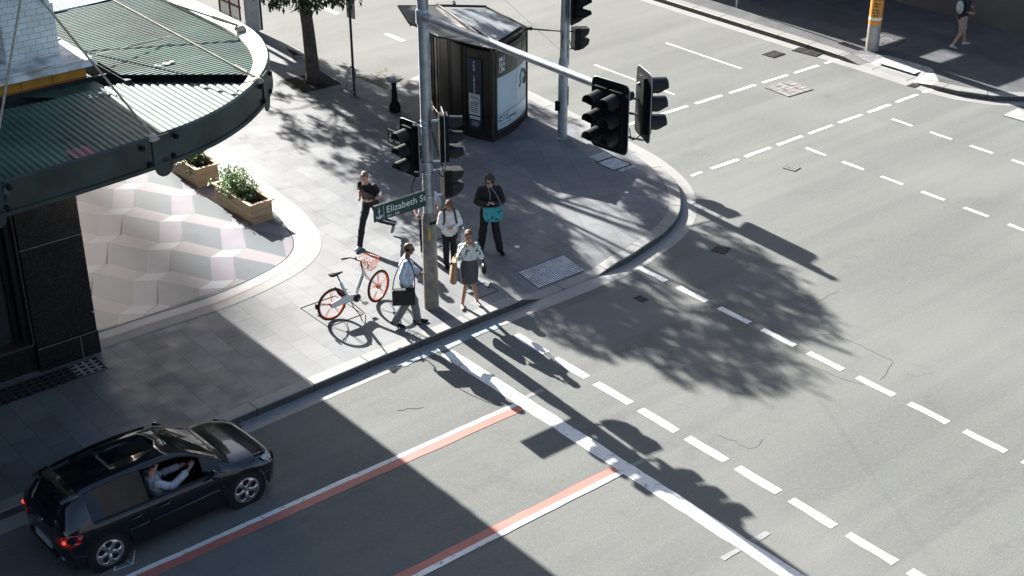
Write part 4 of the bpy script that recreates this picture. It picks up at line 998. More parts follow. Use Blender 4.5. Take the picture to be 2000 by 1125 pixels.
mb.obj('sign_mark', M['rust'], sp)
t6 = thing('drinking_fountain', 'black drinking fountain with a round pale steel basin', 'drinking fountain', (20.42, 29.9, ZF))
mb = MB(); mb.lathe((20.42, 29.9, ZF), [(.155, 0), (.16, .12), (.125, .22), (.09, .26), (.075, .5), (.062, .80), (.062, .82)], 20); mb.obj('pedestal', M['black'], t6, smooth='auto')
mb = MB(); mb.lathe((20.42, 29.9, ZF), [(.06, .80), (.20, .86), (.245, .90), (.24, .905), (.18, .885), (.02, .875)], 28); bs = mb.obj('basin', M['basin'], t6, smooth='auto')
mb = MB(); mb.tube(smoothpath([(20.47, 29.95, 1.02), (20.47, 29.95, 1.10), (20.42, 29.9, 1.13), (20.39, 29.88, 1.08)], 4), .012, 6); mb.obj('spout', M['chrome'], bs, smooth=True)
t7 = thing('phone_booth', 'pale grey booth with dark red framed glass beside the kerb up the side street', 'phone booth', (20.95, 38.6, ZF))
mb = MB(); mb.box((21.03, 38.36, 1.4), (.50, .06, 2.5)); mb.obj('end_panel', M['booth_w'], t7, bevel=.01)
mb = MB()
for z in (.4, 1.0, 1.6, 2.3): mb.box((20.62, 39.0, z), (.05, 1.35, .05))
for y in (38.38, 39.0, 39.65): mb.cyl((20.62, y, ZF), (20.62, y, 2.6), .03, seg=8)
mb.obj('red_frame', M['booth_r'], t7)
mb = MB(); mb.box((20.63, 39.0, 1.35), (.012, 1.25, 2.2)); mb.obj('glass_side', glass('booth_glass', (.35, .38, .38), .1, .6), t7)
mb = MB(); mb.box((20.9, 39.0, 2.66), (.8, 1.5, .1)); mb.obj('roof', M['booth_r'], t7)
mb = MB(); mb.box((21.05, 38.325, 1.28), (.05, .006, .07)); mb.obj('small_mark', M['lettering_dk'], t7)
t8 = thing('dark_post', 'dark narrow post standing beside the pale booth', 'post', (21.35, 38.39, ZF))
mb = MB(); mb.cyl((21.35, 38.39, ZF), (21.35, 38.39, 2.2), .035, seg=8); mb.obj('shaft', M['black'], t8, smooth='auto'); mb = MB(); mb.lathe((21.35, 38.39, 2.2), [(.06, 0), (.06, .04), (.001, .07)], 10); mb.obj('cap', M['black'], t8)
pg = thing('pigeon', 'dark pigeon on the footpath left of the tree trunk', 'bird', (20.70, 35.5, ZF), R(-120))
mb = MB(); m_ = Matrix.Rotation(R(-52), 3, 'Z') @ Matrix.Rotation(R(28), 3, 'Y')
mb.ell((20.70, 35.5, ZF+.13), (.14, .065, .07), m_, 12, 8); mb.cap((20.62, 35.60, ZF+.17), (20.60, 35.63, ZF+.26), .035, .025, 10); mb.ell((20.60, 35.63, ZF+.275), (.028, .026, .028)); mb.cap((20.79, 35.40, ZF+.09), (20.88, 35.28, ZF+.06), .03, .016, 8)
mb.cap((20.585, 35.655, ZF+.272), (20.57, 35.675, ZF+.266), .008, .003, 6); mb.cyl((20.69, 35.52, ZF), (20.69, 35.52, ZF+.08), .006, seg=6); mb.cyl((20.73, 35.50, ZF), (20.73, 35.50, ZF+.08), .006, seg=6)
organic('body', mb, mat('pigeon_grey', (.035, .038, .045), .6), pg, .006, 2)

# tactile paving, drains, covers, studs
def tactile(c, w, d, z, nx, ny, label, name='tactile_paving', slope=None, rz=0):
    t = thing(name, label, 'tactile paving', (c[0], c[1], z), rz, 'tactile paving pads at the crossings'); m = world_of(t); h = (lambda y: slope*(y)) if slope else (lambda y: 0)
    mb = MB(); q = [(-w/2, -d/2), (w/2, -d/2), (w/2, d/2), (-w/2, d/2)]; mb.face([m @ Vector((x, y, h(y)+.004)) for x, y in q]); mb.obj('pad', M['tactile_base'], t)
    mb = MB()
    for i in range(nx):
        for j in range(ny):
            x, y = -w/2+w*(i+.5)/nx, -d/2+d*(j+.5)/ny; p = m @ Vector((x, y, h(y)+.004)); mb.lathe(p, [(min(w/nx, d/ny)*.42, 0), (min(w/nx, d/ny)*.34, .007)], 8)
    mb.obj('studs', M['tactile'], t); t2_ = t; return t
tactile((17.57, 20.18), 1.26, .66, .090, 21, 12, 'white studded paving pad on the kerb ramp beside the waiting people', slope=.155)
tactile((22.52, 24.05), .52, .36, ZF, 11, 8, 'small studded pad nearer the kiosk, left one of the rounded corner')
tactile((22.45, 23.50), .54, .56, ZF+.002, 12, 12, 'studded pad set in the cover frame on the rounded corner')
tactile((22.50, 23.08), .50, .14, ZF, 10, 3, 'narrow studded strip at the right end of the corner pads')
tactile((33.98, 23.6), .60, 1.30, .088, 12, 24, 'studded pad on the far kerb ramp beneath the shade edge')
mb = MB(); m_ = mb
for x0, y0, x1, y1 in ((22.16, 23.80, 22.74, 23.83), (22.16, 23.17, 22.74, 23.20), (22.14, 23.17, 22.17, 23.83), (22.73, 23.17, 22.76, 23.83)): mb.face([(x0, y0, ZF+.008), (x1, y0, ZF+.008), (x1, y1, ZF+.008), (x0, y1, ZF+.008)])
tag(mb.obj('square_surround', M['hole']), 'dark square cover frame around the studded corner pad', 'cover frame')
def cover(c, w, d, z, rz, label, style, name='manhole_cover', cat='manhole cover'):
    t = thing(name, label, cat, (c[0], c[1], z), rz); m = world_of(t)
    def B_(mb, x, y, zz, a, b, h): mb.box(m @ Vector((x, y, zz)), (a, b, h), rz)
    if style == 'outline':
        mb = MB()
        for x, y, a, b in ((0, d/2, w, .014), (0, -d/2, w, .014), (w/2, 0, .012, d), (-w/2, 0, .012, d)): B_(mb, x, y, .004, a, b, .006)
        mb.obj('joint', M['hole'], t); mb = MB()
        for x in (-w*.36, w*.36): B_(mb, x, 0, .006, .05, .05, .006)
        mb.obj('lifting_hole', M['hole'], t); return t
    mb = MB(); B_(mb, 0, 0, .004, w, d, .010); mb.obj('frame', M['hole' if style == 'grate' else 'grate'], t)
    mb = MB()
    if style == 'grate':
        n = int(w/.045)
        for i in range(n): B_(mb, -w/2+w*(i+.5)/n, 0, .014, w/n*.5, d-.03, .012)
        B_(mb, 0, 0, .012, w, .04, .014); mb.obj('bars', M['grate'], t)
    elif style == 'slabs':
        for i in range(3):
            for j in range(5):
                B_(mb, -w/3+w/3*i, -d*.4+d*.2*j, .012, w/3-.02, d*.2-.018, .012)
        mb.obj('slabs', mat('worn_slab', (.25, .24, .22), .85, scale=6, var=.25, bump=.3), t)
    else:
        for i in range(5):
            for j in range(4): B_(mb, -w*.36+w*.18*i, -d*.34+d*.225*j, .012, w*.12, d*.14, .008)
        mb.obj('tread_pattern', M['concrete' if style == 'pale' else 'grate'], t)
    return t
cover((25.87, 20.76), .30, .34, .002, R(10), 'small worn manhole cover on the road beyond the rounded corner', 'pale')
cover((30.17, 24.58), 1.0, .92, .002, R(-3), 'large square manhole of pale slabs between the two dashed crossing lines', 'slabs')
cover((32.12, 26.86), .56, .46, .002, R(2), 'iron grate cover in the road near the far kerb drain', 'grate', 'drain_grate', 'drain')
cover((33.06, 26.35), .42, .86, .006, R(8), 'kerbside drain grate in the gutter by the far kerb', 'grate', 'drain_grate', 'drain')
cover((18.29, 18.22), .20, .26, .002, 0, 'small dark square cover in the tree shade between the dashed lines', 'iron')
cover((21.20, 18.74), .34, .34, .002, R(20), 'dark cover in the road where the rounded corner shade ends', 'iron')
cover((33.05, 22.5), .30, .26, .006, R(4), 'small rectangular cover in the far gutter near the ramp', 'iron')
cover((13.0, 21.57), .82, 1.0, ZF+.001, 0, 'footpath cover outlined under the bicycle rear wheel', 'outline', 'access_cover', 'cover')
cover((15.83, 20.36), .55, .46, ZF+.001, 0, 'footpath cover outlined beside the woman in the grey skirt', 'outline', 'access_cover', 'cover')
cover((16.6, 22.55), .5, .55, ZF+.001, R(3), 'footpath cover outlined behind the waiting people', 'outline', 'access_cover', 'cover')
cover((35.4, 25.2), .75, .75, ZF+.001, R(3), 'footpath cover outlined in the shade behind the far pole', 'outline', 'access_cover', 'cover')
cover((4.9, 20.1), .5, .45, ZF+.001, R(3), 'dark iron cover on the shaded footpath beyond the car', 'iron', 'access_cover', 'cover')
tag(MB().box((33.35, 19.25, .012), (.75, .60, .02), R(3)).obj('concrete_patch', M['concrete']), 'pale concrete block set in the road at the far corner', 'concrete patch')
for i, (x, y, l) in enumerate(((17.69, 21.46, 'white round stud in the footpath, right one of the pair near the teal bag man'), (17.21, 21.43, 'white round stud in the footpath, left one of the pair near the teal bag man'), (21.5, 22.05, 'white round stud near the corner kerb'))):
    mb = MB(); mb.lathe((x, y, ZF), [(.055, 0), (.05, .008), (.001, .010)], 16); tag(mb.obj('footpath_stud', M['lettering']), l, 'stud', 'white studs in the footpath')
mb = MB(); mb.cap((21.05, 33.5, .06), (21.2, 33.4, .06), .05, .04); mb.box((21.12, 33.45, .02), (.24, .12, .03), R(-30)); tag(organic('litter', mb, M['paper'], None, .01, 1), 'white crumpled litter in the gutter near the tree', 'litter')
# fallen leaves in the gutter bay and around the pit
random.seed(5); mb = MB()
for _ in range(240):
    x, y = random.uniform(21.2, 22.4), random.uniform(31.9, 33.2)
    if y < 31.9+(22.4-x)*.0: continue
    leafquad(mb, Vector((x, y, .012)), Vector((random.uniform(-1, 1), random.uniform(-1, 1), .05)), Vector((0, 0, 1)), .07, .035)
for _ in range(70):
    leafquad(mb, Vector((random.uniform(17, 21), random.uniform(22, 34), ZF+.008)), Vector((random.uniform(-1, 1), random.uniform(-1, 1), .05)), Vector((0, 0, 1)), .06, .03)
tag(mb.obj('fallen_leaves', mat('dry_leaf', (.20, .16, .09), .8, scale=12, var=.4)), 'dry fallen leaves in the gutter', 'leaves', kind='stuff')

# ================================================================ BUILDINGS ROUND THE CROSSING (outside the frame; they shade and are mirrored)
def block(name, label, poly, h, m, faces, z0=0):
    t = thing(name, label, 'building', (poly[0][0], poly[0][1], 0)); mb = MB(); mb.prism(poly, z0, h); mb.obj('wall', m, t)
    wp, wfm = MB(), MB()
    for (p, q, n) in faces:
        p, q = Vector(p), Vector(q); L = (q-p).length; d = (q-p)/L; nn = Vector(n); k = int(L/3.2)
        for i in range(k):
            c = p+d*(L*(i+.5)/k)+nn*.02
            for z in range(int((h-5)/3.6)):
                zc = 6+z*3.6; wp.box((c.x, c.y, zc), (1.7, .06, 2.1), math.atan2(d.y, d.x)); wfm.box((c.x, c.y, zc-1.15), (2.0, .3, .14), math.atan2(d.y, d.x))
    wp.obj('windows', M['winpane'], t)['kind'] = 'stuff'; wfm.obj('sills', M['winframe'], t)['kind'] = 'stuff'; return t
block('office_building', 'brown office building across the side street', [(39.0, 20.5), (90, 20.5), (90, 110), (39.0, 110)], 26, M['facade_dk'], [((39, 21), (39, 90), (-1, 0)), ((40, 20.5), (88, 20.5), (0, -1))])
block('office_building', 'dark stone building across the main road', [(-40, -22), (22, -22), (22, -5), (-40, -5)], 12.0, M['facade'], [((-40, -5), (22, -5), (0, 1))])
block('tower', 'tall office tower far up the side street', [(-60, 215), (23.9, 215), (23.9, 245), (-60, 245)], 101, M['facade_dk'], [((-58, 215), (23, 215), (0, -1))])
aw = thing('street_awning', 'unseen flat grey awning over the far footpath, openings added for sun patches', 'awning', (36.9, 30, 4))
mb = MB(); sun_holes = [(35.35, 36.55, 30.35, 31.25), (35.3, 36.5, 32.45, 33.4), (37.6, 38.3, 32.8, 33.6), (37.3, 38.2, 30.3, 31.0)]  # unseen awning; openings added so sun patches reach the far footpath
xs_ = sorted({34.86, 39.0, *[h[0] for h in sun_holes], *[h[1] for h in sun_holes]}); ys_ = sorted({28.25, 60.0, *[h[2] for h in sun_holes], *[h[3] for h in sun_holes]})
for i in range(len(xs_)-1):
    for j in range(len(ys_)-1):
        cx, cy = (xs_[i]+xs_[i+1])/2, (ys_[j]+ys_[j+1])/2
        if any(h[0] < cx < h[1] and h[2] < cy < h[3] for h in sun_holes): continue
        mb.box((cx, cy, 4.05), (xs_[i+1]-xs_[i], ys_[j+1]-ys_[j], .10))
mb.obj('deck', M['soil'] if False else mat('awning_grey', (.12, .12, .12), .8), aw)

# ================================================================ BICYCLE
def bicycle():
    rz = R(2.5); t = thing('bicycle', 'white share bicycle with orange wheels and orange wire basket on its kickstand', 'bicycle', (12.83, 21.26, ZF), rz); m = world_of(t)
    W = lambda x, y, z: m @ Vector((x, y, z))
    fwd = (m.to_3x3() @ Vector((1, 0, 0))); sd = (m.to_3x3() @ Vector((0, 1, 0)))
    r = .345; sa = R(15); f2 = Matrix.Rotation(sa, 3, 'Z') @ fwd; s2 = Matrix.Rotation(sa, 3, 'Z') @ sd; Z = Vector((0, 0, 1))
    def wheel(c, f, s, label):
        hub = MB(); hub.cyl(c-s*.05, c+s*.05, .034, seg=14); hub.cyl(c-s*.03, c+s*.03, .05, seg=14); w = hub.obj('wheel', M['b_orange'], t, smooth='auto'); w['label'] = label
        q = MB(); q.torus(c, s, r-.024, .022, 48, 8); q.obj('tyre', M['blackrough'], w, smooth=True)
        q = MB(); q.torus(c, s, r-.052, .016, 48, 8, ry=.020); q.obj('rim', M['b_orange'], w, smooth=True)
        q = MB()
        for k in range(5):
            for o in (-.09, .09):
                a = 2*math.pi*k/5+.3+o; d = f*math.cos(a)+Z*math.sin(a); q.cyl(c+(f*math.cos(a-o)+Z*math.sin(a-o))*.04, c+d*(r-.055), .006, seg=6)
        q.obj('spokes', M['b_orange'], w, smooth=True); return w
    rc, fc = W(0, 0, r), W(1.14, 0, r)
    wheel(rc, fwd, sd, 'orange rear wheel'); wheel(fc, f2, s2, 'orange front wheel turned slightly to the left')
    bb = W(.55, 0, .32); hb = W(.80, 0, .78); ht = W(.765, 0, .90); sb = W(.36, 0, .42); st = W(.24, 0, .74)
    q = MB(); q.tube([bb, bb.lerp(hb, .5)+Z*.0, hb, ht], [.042, .036, .034, .030], 12); q.tube([W(.50, 0, .34), sb, st], [.040, .036, .030], 12); q.tube([bb, W(.36, 0, .40)], .045, 12); q.obj('frame', M['b_white'], t, smooth=True)
    q = MB(); a0 = [(-.06, .30), (-.03, .40), (.30, .46), (.56, .40), (.62, .30), (.55, .25), (.30, .29), (0, .29)]
    vv = [W(x, -.075, z) for x, z in a0]; ww = [W(x, -.035, z) for x, z in a0]; A_ = [q.bm.verts.new(p) for p in vv]; B_ = [q.bm.verts.new(p) for p in ww]; q._f(A_); q._f(B_[::-1])
    for i in range(len(A_)): q._f([A_[i], B_[i], B_[(i+1) % len(A_)], A_[(i+1) % len(A_)]])
    q.obj('chain_case', M['b_white'], t, bevel=.012)
    q = MB(); q.lathe(W(.55, -.075, .32), [(.085, 0), (.085, .02), (.03, .03), (.001, .032)], 18, -sd); ck = q.obj('crank', M['blackrough'], t, smooth='auto')
    q = MB(); q.cyl(W(.55, -.11, .32), W(.66, -.12, .20), .012, seg=8); q.box(W(.68, -.17, .19), (.10, .09, .025), rz); q.cyl(W(.55, .06, .32), W(.44, .08, .44), .012, seg=8); q.box(W(.42, .12, .45), (.10, .09, .025), rz); q.obj('pedal', M['chrome'], ck)
    q = MB(); q.tube([st, W(.17, 0, .92)], .014, 8); q.obj('seat_post', M['black'], t, smooth=True)
    q = MB(); q.loft([(W(.30, 0, .955), .015, .012), (W(.24, 0, .955), .028, .018), (W(.14, 0, .955), .055, .024), (W(.05, 0, .968), .080, .030), (W(.01, 0, .970), .070, .022)], sd, 14); q.obj('saddle', M['black'], t, smooth=True)
    q = MB(); q.tube([hb, W(.84, 0, .70)], .028, 10)
    for s in (-1, 1): q.tube([W(.84, 0, .70), W(.88, 0, .62)+s2*.055*s, fc+s2*.06*s], .013, 8)
    q.obj('fork', M['b_white'], t, smooth=True)
    q = MB(); top = W(.745, 0, 1.02); q.tube([ht, top], .02, 8)
    q.tube(smoothpath([top+s2*.31-f2*.17+Z*.05, top+s2*.20-f2*.06+Z*.06, top+s2*.06+f2*.02, top-s2*.06+f2*.02, top-s2*.20-f2*.06+Z*.06, top-s2*.31-f2*.17+Z*.05], 5), .012, 8); hbars = q.obj('handlebar', M['black'], t, smooth=True)
    q = MB()
    for s in (-1, 1): q.cyl(top+s2*.33*s-f2*.19+Z*.05, top+s2*.25*s-f2*.11+Z*.057, .020, seg=10)
    for s in (-1, 1): q.tube([top+s2*.2*s-f2*.04+Z*.05, top+s2*.27*s-f2*.07+Z*.03], .006, 5)
    q.cyl(top+s2*.12+Z*.03, top+s2*.12+Z*.07, .022, seg=10); q.obj('grip', M['blackrough'], hbars, smooth='auto')
    q = MB(); bc = top+f2*.23-Z*.12
    def bp(x, y, z): return bc+f2*x+s2*y+Z*z
    tp_ = [(-.13, -.18), (.15, -.16), (.15, .16), (-.13, .18)]; bt = [(-.09, -.13), (.10, -.12), (.10, .12), (-.09, .13)]
    for zz, P in ((.11, tp_), (.02, [((a[0]+b[0])/2, (a[1]+b[1])/2) for a, b in zip(tp_, bt)]), (-.10, bt)): q.tube([bp(x, y, zz) for x, y in P], .007, 5, closed=True)
    for i in range(4):
        a, b = tp_[i], tp_[(i+1) % 4]; c_, d_ = bt[i], bt[(i+1) % 4]
        for k in range(5):
            u = k/4; q.tube([bp(a[0]+(b[0]-a[0])*u, a[1]+(b[1]-a[1])*u, .11), bp(c_[0]+(d_[0]-c_[0])*u, c_[1]+(d_[1]-c_[1])*u, -.10)], .0045, 4)
    for k in range(5): q.tube([bp(-.09+.19*k/4, -.13, -.10), bp(-.09+.19*k/4, .13, -.10)], .0045, 4)
    q.obj('basket', M['b_orange'], t, smooth=True)
    q = MB(); q.box(W(-.36, 0, .42), (.03, .05, .10), rz); q.tube([W(-.05, 0, r), W(-.30, 0, .45), W(-.36, 0, .42)], .008, 5)
    q.obj('rear_reflector', M['black'], t)
    q = MB(); q.tube([W(.10, .0, .68), W(.20, 0, .50), W(.30, 0, .40)], [.020, .030, .025], 8); q.obj('lock', M['black'], t, smooth=True)
    q = MB(); q.tube([W(.42, -.05, .28), W(.44, -.10, .16), W(.50, -.22, .01)], .010, 6); q.tube([W(.42, -.05, .28), W(.60, -.25, .01)], .008, 6); q.obj('kickstand', M['black'], t, smooth=True)
    q = MB(); a_ = bb.lerp(hb, .35)-sd*.038; b_ = bb.lerp(hb, .85)-sd*.036; q.tube([a_, b_], .010, 6); q.obj('frame_stripe', M['black'], t)
bicycle()

# ================================================================ CAR
def car():
    rz = R(2.0); t = thing('parked_car' if False else 'car', 'dark blue grey hatchback in the kerbside lane with its driver window open', 'car', (5.43, 17.86, 0), rz); t.scale = (.925, .925, .925); m = world_of(t)
    W = lambda x, y, z: m @ Vector((x, y, z))
    ax_r, ax_f, wr = .77, 3.35, .335
    # (x, half width at sill, half width max, half width belt, z bottom, z belt, z top centre, half width of the top, z of roof rail)
    S = [(0.06, .50, .54, .50, .34, .62, .66, .42, .64), (0.075, .60, .66, .62, .30, .78, .84, .56, .80), (.11, .70, .765, .72, .25, .90, .96, .58, .94), (.18, .78, .84, .785, .23, .97, 1.12, .55, 1.08),
         (.28, .82, .86, .80, .22, 1.00, 1.30, .53, 1.25), (.40, .83, .872, .81, .22, 1.00, 1.41, .53, 1.35), (.55, .84, .875, .815, .22, .99, 1.445, .54, 1.38), (.85, .845, .878, .82, .22, .975, 1.47, .555, 1.41), (1.25, .845, .88, .82, .21, .96, 1.482, .57, 1.425),
         (1.65, .845, .88, .82, .21, .95, 1.482, .575, 1.425), (2.05, .845, .88, .82, .21, .94, 1.465, .575, 1.405), (2.30, .845, .88, .82, .21, .93, 1.435, .575, 1.37), (2.50, .845, .88, .82, .21, .925, 1.37, .60, 1.30),
         (2.75, .845, .88, .815, .21, .92, 1.23, .66, 1.16), (3.00, .845, .88, .81, .21, .915, 1.075, .71, 1.01), (3.15, .84, .88, .805, .21, .90, .985, .73, .935), (3.35, .84, .88, .79, .21, .875, .94, .70, .905), (3.60, .83, .875, .77, .21, .84, .905, .66, .875),
         (3.85, .79, .845, .72, .21, .78, .855, .57, .825), (3.98, .70, .765, .65, .22, .70, .79, .49, .76), (4.06, .58, .64, .55, .24, .60, .69, .42, .66), (4.10, .44, .48, .42, .28, .50, .56, .34, .54)]
    # refine along x
    xs = sorted(set([round(s[0], 3) for s in S]+[1.50, 1.58, .58, .95, 2.62, 2.93]+[round(ax_r+.41*math.sin(R(a)), 3) for a in range(-90, 91, 12)]+[round(ax_f+.41*math.sin(R(a)), 3) for a in range(-90, 91, 12)]))
    def at(x):
        for a, b in zip(S, S[1:]):
            if a[0] <= x <= b[0]+1e-6:
                u = (x-a[0])/(b[0]-a[0]); u = max(0, min(1, u)); return [p+(q-p)*u for p, q in zip(a, b)]
        return list(S[-1])
    rows = []; V = {}
    for x in xs:
        _, ws, wm, wb, zb, zbelt, zt, wt, zr = at(x); zb0 = zb
        for axx in (ax_r, ax_f):
            d = abs(x-axx)
            if d < .41: zb0 = max(zb0, wr+math.sqrt(max(0, .41**2-d*d))*.97)
        zb0 = min(zb0, zbelt-.10)
        pts = [(ws if zb0 == zb else wm, zb0), (wm, max(zb0+.02, .50)), (wm, max(zb0+.04, .66)), (wm-.015, max(zb0+.06, zbelt-.10)), (wb, zbelt), (wb-(wb-wt)*.5, zbelt+(zr-zbelt)*.5), (wt+.01, zr), (wt*.72, zr+(zt-zr)*.62), (wt*.36, zt-.008), (0, zt)]
        rows.append((x, pts))
    parts = {}
    def add(key, quad):
        parts.setdefault(key, MB()); parts[key].face([W(*p) for p in quad])
    for (x0, p0), (x1, p1) in zip(rows, rows[1:]):
        xm = (x0+x1)/2
        for s in (-1, 1):
            for k in range(9):
                q = [(x0, s*p0[k][0], p0[k][1]), (x1, s*p1[k][0], p1[k][1]), (x1, s*p1[k+1][0], p1[k+1][1]), (x0, s*p0[k+1][0], p0[k+1][1])]
                key = 'body'
                if k in (4, 5):
                    if .58 < xm < 1.50: key = 'rear_side_window'
                    elif 1.58 < xm < 2.93: key = 'front_side_window' if s == 1 else ('open' if xm < 2.62 else 'quarter_window')
                    elif 1.50 <= xm <= 1.58: key = 'pillar_trim'
                    if k == 4 and False: pass
                elif k >= 7 or k == 6:
                    if 2.33 < xm < 3.02 and k >= 6: key = 'windscreen' if k > 6 else 'body'
                    elif .14 < xm < .42 and k >= 7: key = 'rear_window'
                    elif 1.35 < xm < 2.1 and k >= 8: key = 'sunroof'
                if k == 0 and xm > 0.35 and xm < 3.9: key = 'sill_trim' if abs(xm-ax_r) > .41 and abs(xm-ax_f) > .41 else 'body'
                if key != 'open': add(key, q)
    for (x, pts) in (rows[0], rows[-1]):
        add('body', [(x, -p[0], p[1]) for p in pts]+[(x, p[0], p[1]) for p in pts[::-1][1:]])
    mats = {'body': M['carpaint'], 'rear_side_window': M['carglass'], 'front_side_window': M['carglass'], 'quarter_window': M['carglass'], 'windscreen': glass('windscreen_glass', (.02, .025, .027), .02, .72), 'rear_window': M['carglass'],
            'pillar_trim': M['trimblack'], 'sill_trim': M['trimblack'], 'sunroof': M['carglass']}
    objs = {}
    for k, b in parts.items():
        bmesh.ops.remove_doubles(b.bm, verts=b.bm.verts, dist=1e-4); o = b.obj(k, mats[k], t, smooth='auto'); objs[k] = o
        o.data.set_sharp_from_angle(angle=R(50))
        if k == 'body':
            sd = o.modifiers.new('thick', 'SOLIDIFY'); sd.thickness = .02; sd.offset = -1
    # panel seams, waist moulding, handles
    mb = MB()
    for x in (1.54, 2.86): mb.tube([W(x, -.886, .40), W(x, -.888, .60), W(x-.01, -.872, .83), W(x-.02, -.826, .945)], .005, 4)
    mb.tube([W(.92, -.885, .62), W(1.0, -.878, .80), W(.82, -.835, .95)], .005, 4); mb.tube([W(1.1, -.852, .30), W(2.86, -.852, .30)], .005, 4)
    mb.tube([W(x, -at(x)[7]*1.0-.006, at(x)[8]+.008) for x in (.6, .9, 1.3, 1.7, 2.1, 2.3, 2.5, 2.75, 3.0)], .009, 5); mb.tube([W(x, at(x)[7]+.006, at(x)[8]+.008) for x in (.6, .9, 1.3, 1.7, 2.1, 2.3)], .009, 5)
    mb.tube([W(.16, -.60, 1.03), W(.14, 0, 1.06), W(.16, .60, 1.03)], .008, 5)
    mb.obj('panel_seam', M['trimblack'], t)
    mb = MB(); mb.tube([W(1.15, -.892, .60), W(1.50, -.895, .60)], .016, 6); mb.tube([W(1.58, -.895, .60), W(2.83, -.892, .595)], .016, 6); mb.obj('side_moulding', M['carpaint'], t, smooth=True)
    mb = MB(); mb.tube([W(x, -at(x)[3]-.004, at(x)[5]+.003) for x in (.62, .85, 1.25, 1.65, 2.05, 2.3, 2.5, 2.75, 2.9)], .010, 5); mb.obj('window_seal', M['trimblack'], t)
    for x in (1.18, 1.70):
        mb = MB(); mb.tube([W(x, -.885, .80), W(x+.03, -.915, .80), W(x+.17, -.915, .80), W(x+.20, -.885, .80)], .014, 6); mb.obj('door_handle', M['carpaint'], t, smooth=True)
    mb = MB(); mb.ell(W(2.72, -.98, 1.00), (.07, .11, .075), Matrix.Rotation(rz-R(12), 3, 'Z'), 14, 10); mb.cap(W(2.78, -.84, .95), W(2.74, -.93, .98), .025, .03); wm_ = mb.obj('wing_mirror', M['carpaint'], t, smooth=True)
    mb = MB(); mb.ell(W(2.72, .98, 1.00), (.07, .11, .075), Matrix.Rotation(rz+R(12), 3, 'Z'), 14, 10); mb.cap(W(2.78, .84, .95), W(2.74, .93, .98), .025, .03); mb.obj('wing_mirror', M['carpaint'], t, smooth=True)
    # roof spoiler
    mb = MB(); prf = [(-.57, 1.372), (-.45, 1.405), (-.2, 1.432), (0, 1.438), (.2, 1.432), (.45, 1.405), (.57, 1.372)]
    for (y0, z0), (y1, z1) in zip(prf, prf[1:]):
        mb.face([W(.52, y0, z0+.012), W(.52, y1, z1+.012), W(.25, y1*.97, z1-.022), W(.25, y0*.97, z0-.022)]); mb.face([W(.25, y0*.97, z0-.022), W(.25, y1*.97, z1-.022), W(.275, y1*.95, z1-.05), W(.275, y0*.95, z0-.05)])
    bmesh.ops.remove_doubles(mb.bm, verts=mb.bm.verts, dist=1e-3); mb.obj('roof_spoiler', M['carpaint'], t, smooth='auto', sol=.02)
    # lamps, plate, badge, bumper insert
    def lamp(name, pts, mtl, off, par=t, sol=.02):
        mb = MB(); mb.face([W(*p) for p in pts]); return mb.obj(name, mtl, par, sol=sol)
    for s in (-1, 1):
        L = [(.065, s*.46, .70), (.075, s*.52, .82), (.11, s*.70, .88), (.19, s*.80, .92), (.38, s*.865, .88), (.33, s*.875, .76), (.17, s*.835, .70), (.085, s*.69, .68)]
        c = Vector((.12, s*.70, .78)); mb = MB(); P = [Vector(p)+Vector((-.012, s*.012, 0)) for p in L]; cen = Vector((.105, s*.745, .79))
        for i in range(len(P)): mb.face([W(*P[i]), W(*P[(i+1) % len(P)]), W(*cen)])
        tl = mb.obj('tail_light', M['tail'], t, smooth=True, sol=.015)
        mb = MB(); mb.ell(W(.095, s*.745, .79), (.03, .035, .035), None, 10, 8); e = mat('lit_brake_lamp', (.9, .12, .06), .3); e.node_tree.nodes['Principled BSDF'].inputs['Emission Color'].default_value = (1, .10, .05, 1); e.node_tree.nodes['Principled BSDF'].inputs['Emission Strength'].default_value = .2; mb.obj('lamp_bulb', e, tl)
        H_ = [(3.99, s*.50, .72), (3.86, s*.68, .78), (3.70, s*.78, .81), (3.76, s*.825, .72), (3.92, s*.745, .66), (4.03, s*.60, .62)]; cen = Vector((3.91, s*.72, .73)); mb = MB()
        P = [Vector(p)+Vector((.012, s*.014, .008)) for p in H_]
        for i in range(6): mb.face([W(*P[i]), W(*P[(i+1) % 6]), W(*cen)])
        mb.obj('headlight', M['headlamp'], t, smooth=True, sol=.012)
    mb = MB(); mb.box(W(.045, -.05, .53), (.02, .52, .12), rz); mb.obj('number_plate', M['plate'], t)
    mb = MB(); mb.lathe(W(.070, 0, .86), [(.065, 0), (.065, .02), (.05, .025), (.001, .03)], 18, m.to_3x3() @ Vector((-1, 0, .2))); mb.obj('round_badge', M['chrome'], t, smooth='auto')
    mb = MB(); mb.box(W(.05, 0, .41), (.03, .9, .09), rz); mb.box(W(4.09, 0, .38), (.04, .66, .18), rz); mb.obj('bumper_insert', M['trimblack'], t, bevel=.01)
    mb = MB(); mb.box(W(.085, -.60, .44), (.03, .13, .05), rz); mb.box(W(.085, .60, .44), (.03, .13, .05), rz); mb.obj('rear_reflector', mat('pale_reflector', (.25, .32, .40), .2, coat=1), t)
    mb = MB(); mb.tube([W(.55, 0, 1.46), W(.42, 0, 1.62)], .006, 5); mb.obj('aerial', M['black'], t)
    def shr(q, c):
        for v in q.bm.verts: v.co = c+(v.co-c)*.925
        return q
